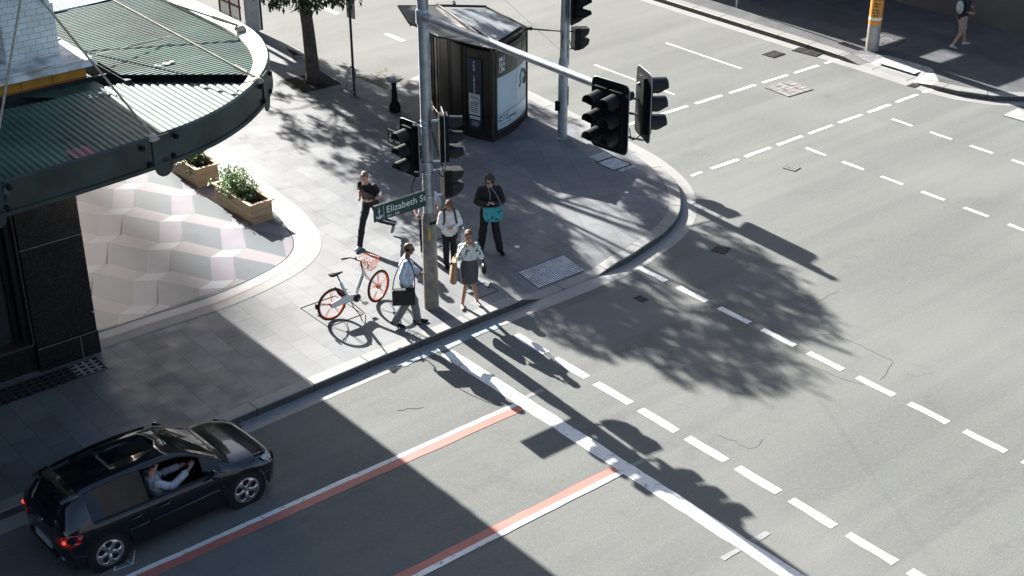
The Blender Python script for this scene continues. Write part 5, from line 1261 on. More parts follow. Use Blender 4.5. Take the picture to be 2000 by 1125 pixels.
    # wheels
    for x, y in ((ax_r, -1), (ax_r, 1), (ax_f, -1), (ax_f, 1)):
        s = (m.to_3x3() @ Vector((0, y, 0))).normalized(); c = W(x, y*.76, wr-.004)
        mb = MB(); mb.lathe(c-s*.11, [(.2, 0), (.30, .0), (.328, .025), (.332, .06), (.332, .16), (.325, .195), (.29, .215), (.24, .212), (.236, .19)], 40, s); w = shr(mb, c).obj('wheel', M['tyre'], t, smooth='auto')
        mb = MB(); mb.lathe(c-s*.11, [(.238, .19), (.243, .214), (.222, .212), (.214, .15), (.214, .02)], 40, s); shr(mb, c).obj('rim', M['alloy'], w, smooth='auto')
        mb = MB(); mb.lathe(c, [(.215, .0), (.001, .005)], 24, s); shr(mb, c).obj('brake_disc', M['interior'], w)
        mb = MB(); f = (m.to_3x3() @ Vector((1, 0, 0))).normalized(); Z = Vector((0, 0, 1)); n = 60; ph = .3
        # five round openings: spokes are a plate between them
        for i in range(n):
            a0, a1 = 2*math.pi*i/n, 2*math.pi*(i+1)/n
            def rr(a):
                u = ((a+ph) % (2*math.pi/5))-math.pi/5; half = .38; 
                if abs(u) < half: h = math.sqrt(max(0, 1-(u/half)**2)); return .143-.062*h, .143+.058*h
                return .143, .143
            P = lambda a, r_, o: c+s*o+f*(math.cos(a)*r_)+Z*(math.sin(a)*r_)
            (i0, o0), (i1, o1) = rr(a0), rr(a1)
            mb.face([P(a0, .02, .10), P(a1, .02, .10), P(a1, i1, .085), P(a0, i0, .085)]); mb.face([P(a0, o0, .085), P(a1, o1, .085), P(a1, .222, .10), P(a0, .222, .10)])
        bmesh.ops.remove_doubles(mb.bm, verts=mb.bm.verts, dist=1e-4)
        shr(mb, c).obj('spokes', M['alloy'], w, smooth='auto', sol=.015)
        mb = MB(); mb.lathe(c+s*.10, [(.028, 0), (.026, .008), (.001, .010)], 14, s); shr(mb, c).obj('hub_cap', M['chrome'], w, smooth='auto')
        mb = MB(); mb.lathe(c-s*.24, [(.36, 0), (.385, .05), (.39, .33)], 30, s); shr(mb, c).obj('wheel_arch_liner', M['interior'], w)
    # interior
    mb = MB(); mb.box(W(1.9, 0, .34), (2.7, 1.55, .06), rz); mb.box(W(3.0, 0, .72), (.3, 1.5, .32), rz); mb.box(W(2.9, -.66, .62), (2.2, .04, .5), rz) if False else None
    for s in (-1, 1):
        mb.box(W(1.92, s*.37, .52), (.52, .50, .18), rz); mb.box(W(1.62, s*.37, .82), (.16, .48, .62), rz, ); mb.box(W(1.58, s*.37, 1.20), (.10, .26, .16), rz)
    mb.box(W(.95, 0, .75), (.2, 1.2, .6), rz); mb.obj('seats', M['interior'], t, bevel=.04)
    mb = MB(); mb.torus(W(2.55, -.37, .90), m.to_3x3() @ Vector((-1, 0, .45)), .18, .016, 28, 8); mb.cyl(W(2.56, -.37, .89), W(2.8, -.37, .78), .03, seg=8); mb.obj('steering_wheel', M['black'], t, smooth=True)
    return t, W, rz
CAR, CW, CRZ = car()

# ================================================================ PEOPLE
SK = {'fair': mat('skin_fair', (.55, .33, .24), .5, var=.06), 'tan': mat('skin_tan', (.46, .25, .16), .5, var=.06), 'brown': mat('skin_brown', (.20, .105, .065), .5, var=.06), 'pink': mat('skin_pink', (.58, .32, .24), .5, var=.08)}
def cloth(name, c, rough=.85, **k): return mat(name, c, rough, scale=14, var=.13, bump=.5, bscale=26, **k)
DJ = dict(pel=(0, 0, .95), che=(0, .0, 1.28), nec=(0, .0, 1.47), hea=(0, .025, 1.63),
          rs=(.17, 0, 1.385), re=(.23, -.02, 1.13), rw=(.24, .05, .88), ls=(-.17, 0, 1.385), le=(-.23, -.02, 1.13), lw=(-.24, .05, .88),
          rh=(.09, 0, .92), rk=(.10, .02, .50), ra=(.10, -.03, .09), lh=(-.09, 0, .92), lk=(-.10, .02, .50), la=(-.10, -.03, .09))
class Fig:
    def __init__(s, name, label, base, yaw, height, J, cat='person'):
        s.k = height/1.75; s.t = thing(name, label, cat, base, R(yaw-90)); s.m = world_of(s.t)
        s.J = {a: Vector(J.get(a, DJ[a]))*s.k for a in DJ}
        s.face = J.get('face', 0); s.tilt = J.get('nod', 0)
    def W(s, v): return s.m @ Vector(v)
    def P(s, a): return s.W(s.J[a])
    def d(s, v): return s.m.to_3x3() @ Vector(v)
    def torso(s, mb, f=0, z0=0, z1=1, hipw=1.0, chw=1.0, belly=0):
        J, k = s.J, s.k; sh = (J['rs']-J['ls']).normalized(); side = s.d(sh)
        pel, che, nec = J['pel'], J['che'], J['nec']
        secs = [(pel+Vector((0, 0, -.10*k)), .13*hipw, .09), (pel, .165*hipw, .115), (pel.lerp(che, .38)+Vector((0, .012+belly*.4, 0)), .148, .105+belly), (pel.lerp(che, .75)+Vector((0, .01+belly*.3, 0)), .160*chw, .115+belly*.5), (che+Vector((0, .005, 0)), .172*chw, .115), (che.lerp(nec, .42), .165*chw, .098), (che.lerp(nec, .68), .118*chw, .080), (che.lerp(nec, .88), .072*chw, .066), (nec, .060, .058)]
        n = len(secs); a, b = int(z0*(n-1)), int(z1*(n-1))
        mb.loft([(s.W(c), (w+f)*k, (dd+f)*k) for c, w, dd in secs[a:b+1]], side, 20)
        mb.cap(s.P('rs').lerp(s.P('ls'), .12)-Vector((0, 0, .004*k)), s.P('rs').lerp(s.P('ls'), .38)+Vector((0, 0, .018*k)), (.044+f*.7)*k, (.042+f*.7)*k) if z1 > .7 else None
        mb.cap(s.P('ls').lerp(s.P('rs'), .12)-Vector((0, 0, .004*k)), s.P('ls').lerp(s.P('rs'), .38)+Vector((0, 0, .018*k)), (.044+f*.7)*k, (.042+f*.7)*k) if z1 > .7 else None
        if z1 == 1 or z1 > .7:
            for q in ('rs', 'ls'): mb.ell(s.P(q)-Vector((0, 0, .012*k)), ((.050+f*.8)*k,)*3, None, 12, 8)
    def arm(s, mb, q, f=0, upto=1.0, r=(.047, .040, .036, .027), start=0):
        k = s.k; S_, E_, W_ = s.P(q+'s'), s.P(q+'e'), s.P(q+'w')
        if upto <= .5: mb.cap(S_, S_.lerp(E_, upto*2), (r[0]+f)*k, (r[1]+f*1.1)*k)
        else:
            mb.cap(S_, E_, (r[0]+f)*k, (r[1]+f)*k); mb.cap(E_, E_.lerp(W_, (upto-.5)*2), (r[1]*.97+f)*k, (r[3]+f)*k if upto >= 1 else (r[2]+f)*k)
            if upto >= .8: mb.ell(E_.lerp(W_, .28), ((r[2]+f+.006)*k,)*3, None, 10, 8)
    def leg(s, mb, q, f=0, upto=1.0, r=(.088, .056, .040), lf=None):
        k = s.k; H_, K_, A_ = s.P(q+'h'), s.P(q+'k'), s.P(q+'a'); lf = f if lf is None else lf
        if upto <= .5: mb.cap(H_, H_.lerp(K_, upto*2), (r[0]+f)*k, (r[1]+.012+lf)*k)
        else:
            mb.cap(H_, K_, (r[0]+f)*k, (r[1]+f)*k, 14); mb.cap(K_, K_.lerp(A_, (upto-.5)*2), (r[1]*.96+lf)*k, (r[2]+lf)*k, 14)
            if not f: 
                back = s.d((0, -1, 0)); mb.ell(K_.lerp(A_, .30)+back*.014*k, (.050*k,)*3, None, 12, 8)
    def foot(s, mb, q, dirv=(0, 1, 0), pitch=0, f=0, r=.038, L=.17):
        k = s.k; A_ = s.P(q+'a'); d = s.d(dirv).normalized(); dn = Vector((0, 0, -1)); fd = (d*math.cos(R(pitch))+dn*math.sin(R(pitch))); ud = (-dn*math.cos(R(pitch))+d*math.sin(R(pitch)))
        h = A_-ud*(.045*k); sd = fd.cross(ud)
        for t, w, hh in ((-.045, .030, .034), (.02, .034, .036), (.08, .040, .030), (.13, .043, .024), (.165, .034, .020)):
            mb.ell(h+fd*(t*k*L/.17)-ud*((.034-hh)*k), ((.05)*k, (w+f)*k, (hh+f)*k), Matrix((fd, sd, ud)).transposed(), 12, 8)
        mb.cap(A_, h+fd*.01, (.036+f)*k, (.036+f)*k, 10)
    def hand(s, mb, q, dirv, palm, curl=35, spread=1.0):
        k = s.k; w = s.P(q+'w'); d = s.d(dirv).normalized(); p = s.d(palm); p = (p-d*p.dot(d)).normalized(); x = d.cross(p)*(1 if q == 'r' else -1)   # x points to the thumb side
        mb.ell(w+d*.045*k, (.048*k, .040*k, .018*k), Matrix((d, x, p)).transposed(), 12, 8)
        for i, (o, L, r) in enumerate(((.028, .072, .0092), (.010, .080, .0095), (-.009, .074, .0090), (-.026, .058, .0082))):
            a = w+d*.080*k+x*o*k; c0 = R(curl*(.55+.12*i)); d1 = d*math.cos(c0)+p*math.sin(c0)+x*o*1.5*spread; c1 = c0+R(curl*.8); d2 = d*math.cos(c1)+p*math.sin(c1)+x*o*1.2*spread
            m1 = a+d1.normalized()*L*.5*k; mb.cap(a-d*.02*k, m1, r*1.12*k, r*k, 8); mb.cap(m1, m1+d2.normalized()*L*.5*k, r*k, r*.85*k, 8)
        a = w+d*.025*k+x*.030*k; m1 = a+(d*.6+x*.65+p*.35).normalized()*.036*k; mb.cap(a, m1, .0135*k, .0115*k, 8); mb.cap(m1, m1+(d*.9+x*.15+p*.4).normalized()*.032*k, .0115*k, .009*k, 8)
        return w+d*.06*k+p*.02*k
    def headframe(s):
        yaw, nod = R(s.face), R(s.tilt); f = Vector((-math.sin(yaw)*math.cos(nod), math.cos(yaw)*math.cos(nod), -math.sin(nod))); r_ = Vector((math.cos(yaw), math.sin(yaw), 0)); u = r_.cross(f)
        return s.P('hea'), s.d(f), s.d(r_), s.d(u)
    def head(s, mb):
        k = s.k; c, f, r_, u = s.headframe(); m = Matrix((r_, f, u)).transposed()
        mb.ell(c+u*.025*k-f*.008*k, (.076*k, .096*k, .098*k), m, 18, 12)
        mb.ell(c-u*.035*k+f*.022*k, (.062*k, .070*k, .078*k), m, 16, 10); mb.ell(c-u*.088*k+f*.052*k, (.030*k, .026*k, .022*k), m, 10, 8)
        mb.cap(c+u*.010*k+f*.088*k, c-u*.020*k+f*.106*k, .008*k, .013*k, 8)
        for q in (-1, 1):
            mb.ell(c+r_*q*.078*k-u*.008*k-f*.005*k, (.008*k, .018*k, .030*k), m, 8, 8); mb.ell(c+r_*q*.032*k+u*.020*k+f*.083*k, (.022*k, .010*k, .007*k), m, 8, 6); mb.ell(c+r_*q*.04*k-u*.022*k+f*.062*k, (.022*k, .022*k, .02*k), m, 8, 6)
        mb.cap(s.P('nec')-Vector((0, 0, .03*k)), c-u*.05*k-f*.012*k, .056*k, .050*k, 14)
    def features(s, brow=(.05, .03, .02), beard=None):
        k = s.k; c, f, r_, u = s.headframe(); m = Matrix((r_, f, u)).transposed()
        for q in (-1, 1):
            mb = MB(); mb.ell(c+r_*q*.030*k+u*.004*k+f*.086*k, (.012*k, .006*k, .007*k), m, 10, 6); mb.obj('eye', mat('eye_dark', (.03, .025, .022), .2), s.t, smooth=True)
        mb = MB()
        for q in (-1, 1): mb.cap(c+r_*q*.016*k+u*.027*k+f*.090*k, c+r_*q*.046*k+u*.026*k+f*.078*k, .0045*k, .0035*k, 6)
        mb.obj('eyebrows', mat('brow_%d' % int(brow[0]*1000), brow, .8), s.t, smooth=True)
        mb = MB(); mb.cap(c-r_*.020*k-u*.052*k+f*.083*k, c+r_*.020*k-u*.052*k+f*.083*k, .0055*k, .0055*k, 8); mb.obj('mouth', mat('lip', (.33, .13, .11), .5), s.t, smooth=True)
    def glasses(s):
        k = s.k; c, f, r_, u = s.headframe(); mb = MB()
        for q in (-1, 1): mb.torus(c+r_*q*.031*k+u*.004*k+f*.098*k, f, .019*k, .0025*k, 16, 5); mb.cyl(c+r_*q*.05*k+u*.008*k+f*.095*k, c+r_*q*.078*k+u*.004*k, .0025*k, seg=5)
        mb.cyl(c-r_*.012*k+u*.006*k+f*.099*k, c+r_*.012*k+u*.006*k+f*.099*k, .0025*k, seg=5); mb.obj('glasses', M['black'], s.t)
    def hair(s, col, kind='short', name='hair'):
        k = s.k; c, f, r_, u = s.headframe(); m = Matrix((r_, f, u)).transposed(); mb = MB()
        if kind == 'bald':
            for a in range(-100, 101, 14):
                d = (-f*math.cos(R(a))+r_*math.sin(R(a))); mb.ell(c+d*.072*k+u*.002*k-f*.004*k, (.022*k, .022*k, .040*k), m, 8, 6)
            mb.ell(c-f*.068*k+u*.045*k, (.055*k, .035*k, .04*k), m, 12, 8)
        else:
            mb.ell(c+u*.036*k-f*.020*k, (.084*k, .096*k, .098*k), m, 18, 12); mb.ell(c+u*.088*k+f*.030*k, (.062*k, .050*k, .030*k), m, 12, 8)
            for q in (-1, 1): mb.ell(c+r_*q*.070*k+u*.030*k+f*.01*k, (.016*k, .040*k, .045*k), m, 8, 6)
            if kind in ('bob', 'long'):
                for a in range(-110, 111, 18):
                    d = (-f*math.cos(R(a))+r_*math.sin(R(a))); L = .11 if kind == 'bob' else .15; mb.cap(c+d*.066*k+u*.03*k, c+d*.070*k-u*L*k, .030*k, .020*k, 8)
                mb.cap(c+u*.10*k+f*.04*k+r_*.02*k, c+u*.045*k+f*.082*k-r_*.05*k, .022*k, .016*k, 8)
            if kind == 'tied': mb.ell(c-f*.115*k+u*.0*k, (.034*k, .034*k, .036*k), m, 10, 8); mb.cap(c-f*.12*k, c-f*.13*k-u*.09*k, .026*k, .014*k, 8)
        return organic(name, mb, mat('hair_%d_%d' % (int(col[0]*1000), int(col[2]*1000)), col, .6, scale=40, var=.3, bump=.5, bscale=90), s.t, .006, 2)
    def body(s, mb, skin): return organic('body', mb, SK[skin], s.t, .0065, 2)
    def garment(s, name, mb, m, vox=.010, it=3): return organic(name, mb, m, s.t, vox, it, 0 if name in ('shoe', 'skirt') else .014)

G = ZF
# 1 man striding with a folder
f = Fig('person', 'person striding left in black T-shirt and black trousers, dark folder under the arm', (15.46, 23.70, G), -152, 1.78,
        dict(pel=(0, .02, .93), che=(.01, .09, 1.24), nec=(.01, .14, 1.42), hea=(.01, .20, 1.56), face=12, nod=22,
             rs=(0.178, 0.1, 1.348), re=(.27, -.05, 1.14), rw=(.22, .10, .98), ls=(-0.168, 0.13, 1.348), le=(-.27, .06, 1.12), lw=(-.10, .26, 1.06),
             rh=(.085, .02, .90), rk=(.09, .27, .50), ra=(.07, .46, .09), lh=(-.085, 0, .90), lk=(-.17, -.06, .50), la=(-.24, -.50, .24)))
mb = MB(); f.head(mb); f.torso(mb, -.012); f.arm(mb, 'r'); f.arm(mb, 'l'); f.leg(mb, 'r', -.01); f.leg(mb, 'l', -.01); f.hand(mb, 'r', (-.1, .8, .25), (-1, 0, .2), 55); f.hand(mb, 'l', (.8, .4, -.1), (0, -.8, .6), 45); f.body(mb, 'pink')
f.features((.30, .20, .14)); f.hair((.24, .15, .10))
mb = MB(); f.torso(mb, .018, .14, .9); f.arm(mb, 'r', .020, .36); f.arm(mb, 'l', .020, .36); f.garment('t_shirt', mb, cloth('black_cotton', (.016, .017, .020)))
mb = MB(); a_, b_ = f.P('ls'), f.P('le'); mb.cap(a_.lerp(b_, .66), a_.lerp(b_, .70), .066, .066); mb.obj('sleeve_stripe', M['lettering'], f.t, smooth=True)
mb = MB(); f.torso(mb, .012, 0, .3); f.leg(mb, 'r', .014, 1, lf=.020); f.leg(mb, 'l', .014, 1, lf=.020); f.garment('trousers', mb, cloth('black_tracksuit', (.018, .020, .023)))
mb = MB()
for q, s_ in (('r', 1), ('l', -1)):
    o = f.d((s_, 0, 0)); H_, K_, A_ = f.P(q+'h'), f.P(q+'k'), f.P(q+'a'); mb.tube([H_+o*.098, H_.lerp(K_, .5)+o*.086, K_+o*.070, K_.lerp(A_, .5)+o*.062, A_+o*.054], .012, 6)
mb.obj('trouser_stripe', M['lettering'], f.t, smooth=True)
for q, dv, p in (('r', (.05, 1, 0), -4), ('l', (0, 1, 0), 48)):
    mb = MB(); f.foot(mb, q, dv, p, .008); f.garment('shoe', mb, cloth('grey_sneaker', (.30, .30, .31)), .008, 2)
mb = MB(); fld = f.m @ Vector((-.07, .235, 1.17)); rm = (f.m.to_3x3() @ Matrix.Rotation(R(-18), 3, 'Y') @ Matrix.Rotation(R(-28), 3, 'X')); mb.box(fld, (.34, .025, .25), 0, rm)
tag(mb.obj('folder', cloth('black_leatherette', (.012, .012, .013), .5), None, bevel=.006), 'black folder held against the striding man in the black T-shirt', 'folder')

# 2 man with briefcase
f = Fig('person', 'balding person in pale blue shirt and grey trousers walking right with a black shoulder bag', (13.84, 20.16, G), -34, 1.78,
        dict(pel=(0, 0, .94), che=(0, .02, 1.27), nec=(0, .05, 1.46), hea=(0, .09, 1.62), face=-8, nod=4,
             rs=(0.168, 0.01, 1.378), re=(.23, -.08, 1.14), rw=(.23, .06, .92), ls=(-0.168, 0.04, 1.378), le=(-.22, .10, 1.14), lw=(-.16, .28, 1.02),
             rh=(.085, 0, .91), rk=(.09, -.02, .51), ra=(.09, -.22, .13), lh=(-.085, 0, .91), lk=(-.09, .14, .50), la=(-.08, .20, .09)))
mb = MB(); f.head(mb); f.torso(mb, -.012); f.arm(mb, 'r'); f.arm(mb, 'l'); f.leg(mb, 'r', -.01); f.leg(mb, 'l', -.01); f.hand(mb, 'r', (0, .25, -1), (-1, .2, 0), 40); f.hand(mb, 'l', (.2, .9, .2), (.3, 0, -1), 50); f.body(mb, 'brown')
f.features((.02, .015, .012)); f.hair((.015, .013, .012), 'bald'); f.glasses()
mb = MB(); f.torso(mb, .026, .14, .93, belly=.02); f.arm(mb, 'r', .022, .86); f.arm(mb, 'l', .022, .86); f.garment('shirt', mb, cloth('pale_blue_shirt', (.56, .63, .74)))
mb = MB(); f.torso(mb, .014, 0, .3); f.leg(mb, 'r', .020, 1, lf=.032); f.leg(mb, 'l', .020, 1, lf=.032); f.garment('trousers', mb, cloth('grey_trousers', (.20, .20, .205)))
for q, dv, p in (('r', (0, 1, 0), 18), ('l', (0, 1, 0), 0)):
    mb = MB(); f.foot(mb, q, dv, p, .006); f.garment('shoe', mb, M['black'], .008, 2)
bgt = thing('shoulder_bag', 'black rectangular briefcase bag hanging at the hip of the man in the pale blue shirt', 'bag', tuple(f.W((.30, -.02, .62))), R(-34-90))
mb = MB(); mb.box(f.W((.315, -.05, .79)), (.13, .44, .33), R(-124)); mb.obj('bag_body', cloth('black_nylon', (.013, .013, .014), .6), bgt, bevel=.022)
mb = MB(); mb.box(f.W((.387, -.05, .83)), (.014, .40, .20), R(-124)); mb.obj('flap', cloth('black_nylon', (.013, .013, .014)), bgt, bevel=.006)
mb = MB(); mb.tube(smoothpath([tuple(f.W(v)) for v in ((.315, -.26, .93), (.26, -.20, 1.20), (.17, -.05, 1.475), (.10, .06, 1.48), (.235, .155, 1.30), (.30, .17, 1.10), (.315, .16, .93))], 5), .011, 6); mb.obj('strap', M['blackrough'], bgt, smooth=True)

# 3 woman on the phone
f = Fig('person', 'person in leaf-print blouse and grey pencil skirt with a phone at the ear', (15.28, 20.02, G), -118, 1.68,
        dict(pel=(0, 0, .97), che=(.005, .01, 1.29), nec=(0, .02, 1.47), hea=(.01, .05, 1.625), face=-10, nod=12,
             rs=(0.153, 0.01, 1.378), re=(.23, .10, 1.16), rw=(.12, .15, 1.42), ls=(-0.153, 0.01, 1.378), le=(-.24, .08, 1.14), lw=(-.11, .14, 1.40),
             rh=(.08, 0, .93), rk=(.085, .02, .50), ra=(.16, .03, .085), lh=(-.08, 0, .93), lk=(-.075, .02, .50), la=(-.16, -.04, .085)))
mb = MB(); f.head(mb); f.torso(mb, -.018, chw=.9); f.arm(mb, 'r', -.008); f.arm(mb, 'l', -.008); f.leg(mb, 'r', -.006); f.leg(mb, 'l', -.006)
f.foot(mb, 'r', (.15, 1, 0), 0, -.004); f.foot(mb, 'l', (-.25, 1, 0), 0, -.004)
f.hand(mb, 'r', (-.15, .05, 1), (-1, 0, 0), 55); f.hand(mb, 'l', (.35, .0, .9), (.7, -.6, 0), 60); f.body(mb, 'tan')
f.features((.14, .09, .05)); f.hair((.20, .125, .065), 'tied')
def leafprint():
    m = newmat('leaf_print_blouse'); n = N(m); v = n.noise(11, 3, rough=.7); w = n.noise(2.2, 2)
    k = n.t.nodes.new('ShaderNodeMath'); k.operation = 'MULTIPLY'; n.t.links.new(n.mapr(v, .50, .54), k.inputs[0]); n.t.links.new(n.mapr(w, .46, .54), k.inputs[1])
    n.out(n.mix(k.outputs[0], (.74, .75, .72), (.06, .17, .12)), .8); return m
mb = MB(); f.torso(mb, .020, .28, .9, chw=.92); f.arm(mb, 'r', .020, .93); f.arm(mb, 'l', .020, .93); f.garment('blouse', mb, leafprint())
mb = MB(); k_ = f.k
mb.loft([(f.W(Vector(c)*k_), w*k_, d_*k_) for c, w, d_ in (((0, 0, 1.13), .140, .110), ((0, 0, 1.02), .175, .135), ((0, 0, .92), .195, .145), ((0, .01, .72), .185, .135), ((0, .015, .56), .172, .128), ((0, .015, .545), .165, .12))], f.d((1, 0, 0)), 24); f.garment('skirt', mb, cloth('grey_leather_skirt', (.075, .078, .082), .45), .010, 2)
for q, dv in (('r', (.15, 1, 0)), ('l', (-.25, 1, 0))):
    mb = MB(); k = f.k; A_ = f.P(q+'a'); d = f.d(dv).normalized(); h = A_-Vector((0, 0, .052*k)); sd = d.cross(Vector((0, 0, 1)))
    for t_, w in ((-.05, .034), (.0, .038), (.06, .042), (.12, .046), (.16, .036)): mb.ell(h+d*t_*k, (.05*k, w*k, .022*k), Matrix((d, sd, Vector((0, 0, 1)))).transposed(), 12, 6)
    f.garment('shoe', mb, mat('nude_flats', (.55, .42, .36), .5), .007, 2)
ph = f.P('rw')+f.d((-.035, .01, .09)); mb = MB(); mb.box(ph, (.012, .07, .145), 0, f.m.to_3x3() @ Matrix.Rotation(R(12), 3, 'X')); tag(mb.obj('mobile_phone', M['black'], None, bevel=.004), 'dark phone at the ear of the woman in the leaf-print blouse', 'phone')
pb = thing('paper_bag', 'brown carrier bag on the arm of the woman in the grey skirt', 'bag', tuple(f.W((.30, 0, .62))), R(-118-90))
mb = MB(); c_ = (.325, .02, .80)
mb.loft([(f.W((.335, .03, .60)), .19, .075), (f.W((.330, .03, .62)), .20, .085), (f.W((.315, .02, .85)), .19, .075), (f.W((.295, .01, 1.05)), .165, .045)], f.d((.15, 1, 0)), 4 if False else 16); mb.obj('bag_body', cloth('brown_carrier', (.40, .27, .16)), pb, smooth='auto')
mb = MB(); mb.tube(smoothpath([tuple(f.W(v)) for v in ((.29, -.10, 1.03), (.25, -.03, 1.15), (.245, .08, 1.16), (.29, .13, 1.04))], 5), .010, 6); mb.obj('handle', cloth('brown_carrier', (.40, .27, .16)), pb, smooth=True)
mb = MB(); mb.box(f.W((.36, .10, 1.02)), (.02, .05, .05), R(-118)); mb.obj('dark_label', M['black'], pb)
hb = thing('handbag', 'small black handbag hanging from the left arm of the woman in the grey skirt', 'bag', tuple(f.W((-.30, 0, .72))), R(-118-90))
mb = MB(); mb.ell(f.W((-.285, .03, .80)), (.055, .13, .115), f.m.to_3x3(), 16, 10); mb.obj('bag_body', cloth('black_leather', (.012, .012, .013), .45), hb, smooth=True)
mb = MB(); mb.tube(smoothpath([tuple(f.W(v)) for v in ((-.285, -.06, .88), (-.26, -.01, 1.08), (-.255, .06, 1.10), (-.285, .12, .88))], 5), .009, 6); mb.obj('strap', M['blackrough'], hb, smooth=True)

# 4 person with backpack and tote
f = Fig('person', 'shorter person in white sweatshirt and black trousers wearing a backpack, looking down', (16.0, 21.62, G), -118, 1.56,
        dict(face=-28, nod=30, hea=(.005, .05, 1.62), rs=(0.163, 0.0, 1.388), re=(.25, .06, 1.16), rw=(.09, .24, 1.10), ls=(-0.163, 0.0, 1.388), le=(-.25, .06, 1.16), lw=(-.05, .25, 1.11),
             rk=(.09, .02, .5), ra=(.09, -.01, .09), lk=(-.085, .02, .5), la=(-.085, .03, .09)))
mb = MB(); f.head(mb); f.torso(mb, -.012); f.arm(mb, 'r'); f.arm(mb, 'l'); f.leg(mb, 'r', -.01); f.leg(mb, 'l', -.01); f.hand(mb, 'r', (-.85, .3, .15), (-.2, -.6, .5), 50); f.hand(mb, 'l', (.8, .35, .1), (.2, -.6, .5), 50); f.body(mb, 'tan')
f.features(); f.hair((.17, .085, .045), 'bob')
mb = MB(); f.torso(mb, .034, .0, .9, belly=.02); f.arm(mb, 'r', .026, .93); f.arm(mb, 'l', .026, .93); f.garment('sweatshirt', mb, cloth('white_sweatshirt', (.74, .75, .76)))
mb = MB(); f.torso(mb, .010, 0, .28); f.leg(mb, 'r', .012, 1, lf=.024); f.leg(mb, 'l', .012, 1, lf=.024); f.garment('trousers', mb, cloth('black_trousers', (.014, .015, .017)))
for q in 'rl':
    mb = MB(); f.foot(mb, q, (.05, 1, 0), 0, .008); f.garment('shoe', mb, M['black'], .008, 2)
bk = thing('backpack', 'black backpack worn by the person in the white sweatshirt', 'backpack', tuple(f.W((0, -.22, 1.0))), R(-118-90))
mb = MB(); mb.ell(f.W((0, -.20, 1.10)), (.15, .09, .20), f.m.to_3x3(), 18, 12); mb.obj('pack', cloth('black_nylon', (.013, .013, .014)), bk, smooth=True)
mb = MB()
for s_ in (-1, 1): mb.tube(smoothpath([tuple(f.W(v)) for v in ((s_*.10, -.12, 1.24), (s_*.105, -.02, 1.325), (s_*.112, .10, 1.26), (s_*.125, .152, 1.12), (s_*.16, .10, 1.0))], 6), .018, 8)
mb.obj('shoulder_strap', cloth('black_nylon', (.013, .013, .014)), bk, smooth=True)
tb = thing('tote_bag', 'off-white tote bag hanging beside the person in the white sweatshirt', 'bag', tuple(f.W((-.28, .1, .5))), R(-118-90))
mb = MB(); mb.loft([(f.W((-.27, .14, .50)), .14, .05), (f.W((-.275, .14, .53)), .17, .075), (f.W((-.27, .14, .72)), .17, .07), (f.W((-.25, .14, .90)), .13, .03)], f.d((.35, 1, 0)), 18); mb.obj('bag_body', cloth('cream_canvas', (.62, .60, .55)), tb, smooth='auto')
mb = MB(); mb.tube(smoothpath([tuple(f.W(v)) for v in ((-.25, .03, .90), (-.20, .14, 1.00), (-.19, .20, 1.0), (-.25, .25, .90))], 5), .008, 6); mb.obj('handle', M['blackrough'], tb, smooth=True)

# 5 man with teal satchel
f = Fig('person', 'person in black jacket and headphones looking at a phone, turquoise satchel in front', (17.12, 21.68, G), -124, 1.84,
        dict(face=-4, nod=32, hea=(0, .06, 1.615), nec=(0, .02, 1.46), rs=(0.178, 0.0, 1.378), re=(.27, .04, 1.13), rw=(.07, .28, 1.16), ls=(-0.178, 0.0, 1.378), le=(-.27, .05, 1.14), lw=(-.07, .29, 1.17),
             rk=(.14, .03, .5), ra=(.19, .0, .09), lk=(-.12, .04, .5), la=(-.19, .08, .09)))
mb = MB(); f.head(mb); f.torso(mb, -.01); f.arm(mb, 'r'); f.arm(mb, 'l'); f.leg(mb, 'r', -.01); f.leg(mb, 'l', -.01); hp = f.hand(mb, 'r', (-.75, .5, .2), (0, -.5, .8), 45); f.hand(mb, 'l', (.75, .5, .2), (0, -.5, .8), 45); f.body(mb, 'fair')
f.features(); f.hair((.055, .035, .025), 'bob'); f.glasses()
mb = MB(); f.torso(mb, .028, 0, .93, belly=.03); f.arm(mb, 'r', .022, .95); f.arm(mb, 'l', .022, .95); f.garment('jacket', mb, cloth('black_jacket', (.017, .016, .017)))
mb = MB(); f.torso(mb, .012, 0, .28); f.leg(mb, 'r', .022, 1, lf=.034); f.leg(mb, 'l', .022, 1, lf=.034); f.garment('trousers', mb, cloth('black_trousers', (.014, .015, .017)))
for q, dv in (('r', (.15, 1, 0)), ('l', (-.3, 1, 0))):
    mb = MB(); f.foot(mb, q, dv, 0, .014); f.garment('shoe', mb, M['black'], .008, 2)
c, fw_, r_, u_ = f.headframe(); hpn = thing('headphones', 'black over-ear headphones on the person with the turquoise satchel', 'headphones', tuple(c), 0)
mb = MB(); mb.tube([c+r_*(.094*math.cos(a_))+u_*(.03+.092*math.sin(a_))-fw_*.01 for a_ in [R(8*k+2) for k in range(23)]], .010, 6); mb.obj('headband', M['black'], hpn, smooth=True)
for q in (-1, 1):
    mb = MB(); mb.lathe(c+r_*q*.078-u_*.006-fw_*.005, [(.036, 0), (.040, .012), (.034, .026), (.001, .028)], 16, r_*q); mb.obj('ear_cup', M['black'], hpn, smooth='auto')
mb = MB(); mb.box(f.W((0, .355, 1.27)), (.075, .15, .011), 0, f.m.to_3x3() @ Matrix.Rotation(R(-35), 3, 'X')); tag(mb.obj('mobile_phone', M['black'], None, bevel=.004), 'dark phone held in both hands by the person in the black jacket', 'phone')
mb = MB(); mb.tube(smoothpath([tuple(f.W(v)) for v in ((0, .34, 1.22), (.0, .21, 1.30), (.01, .20, 1.45), (.06, .09, 1.60))], 5), .003, 4); mb.obj('cable', M['lettering'], hpn)
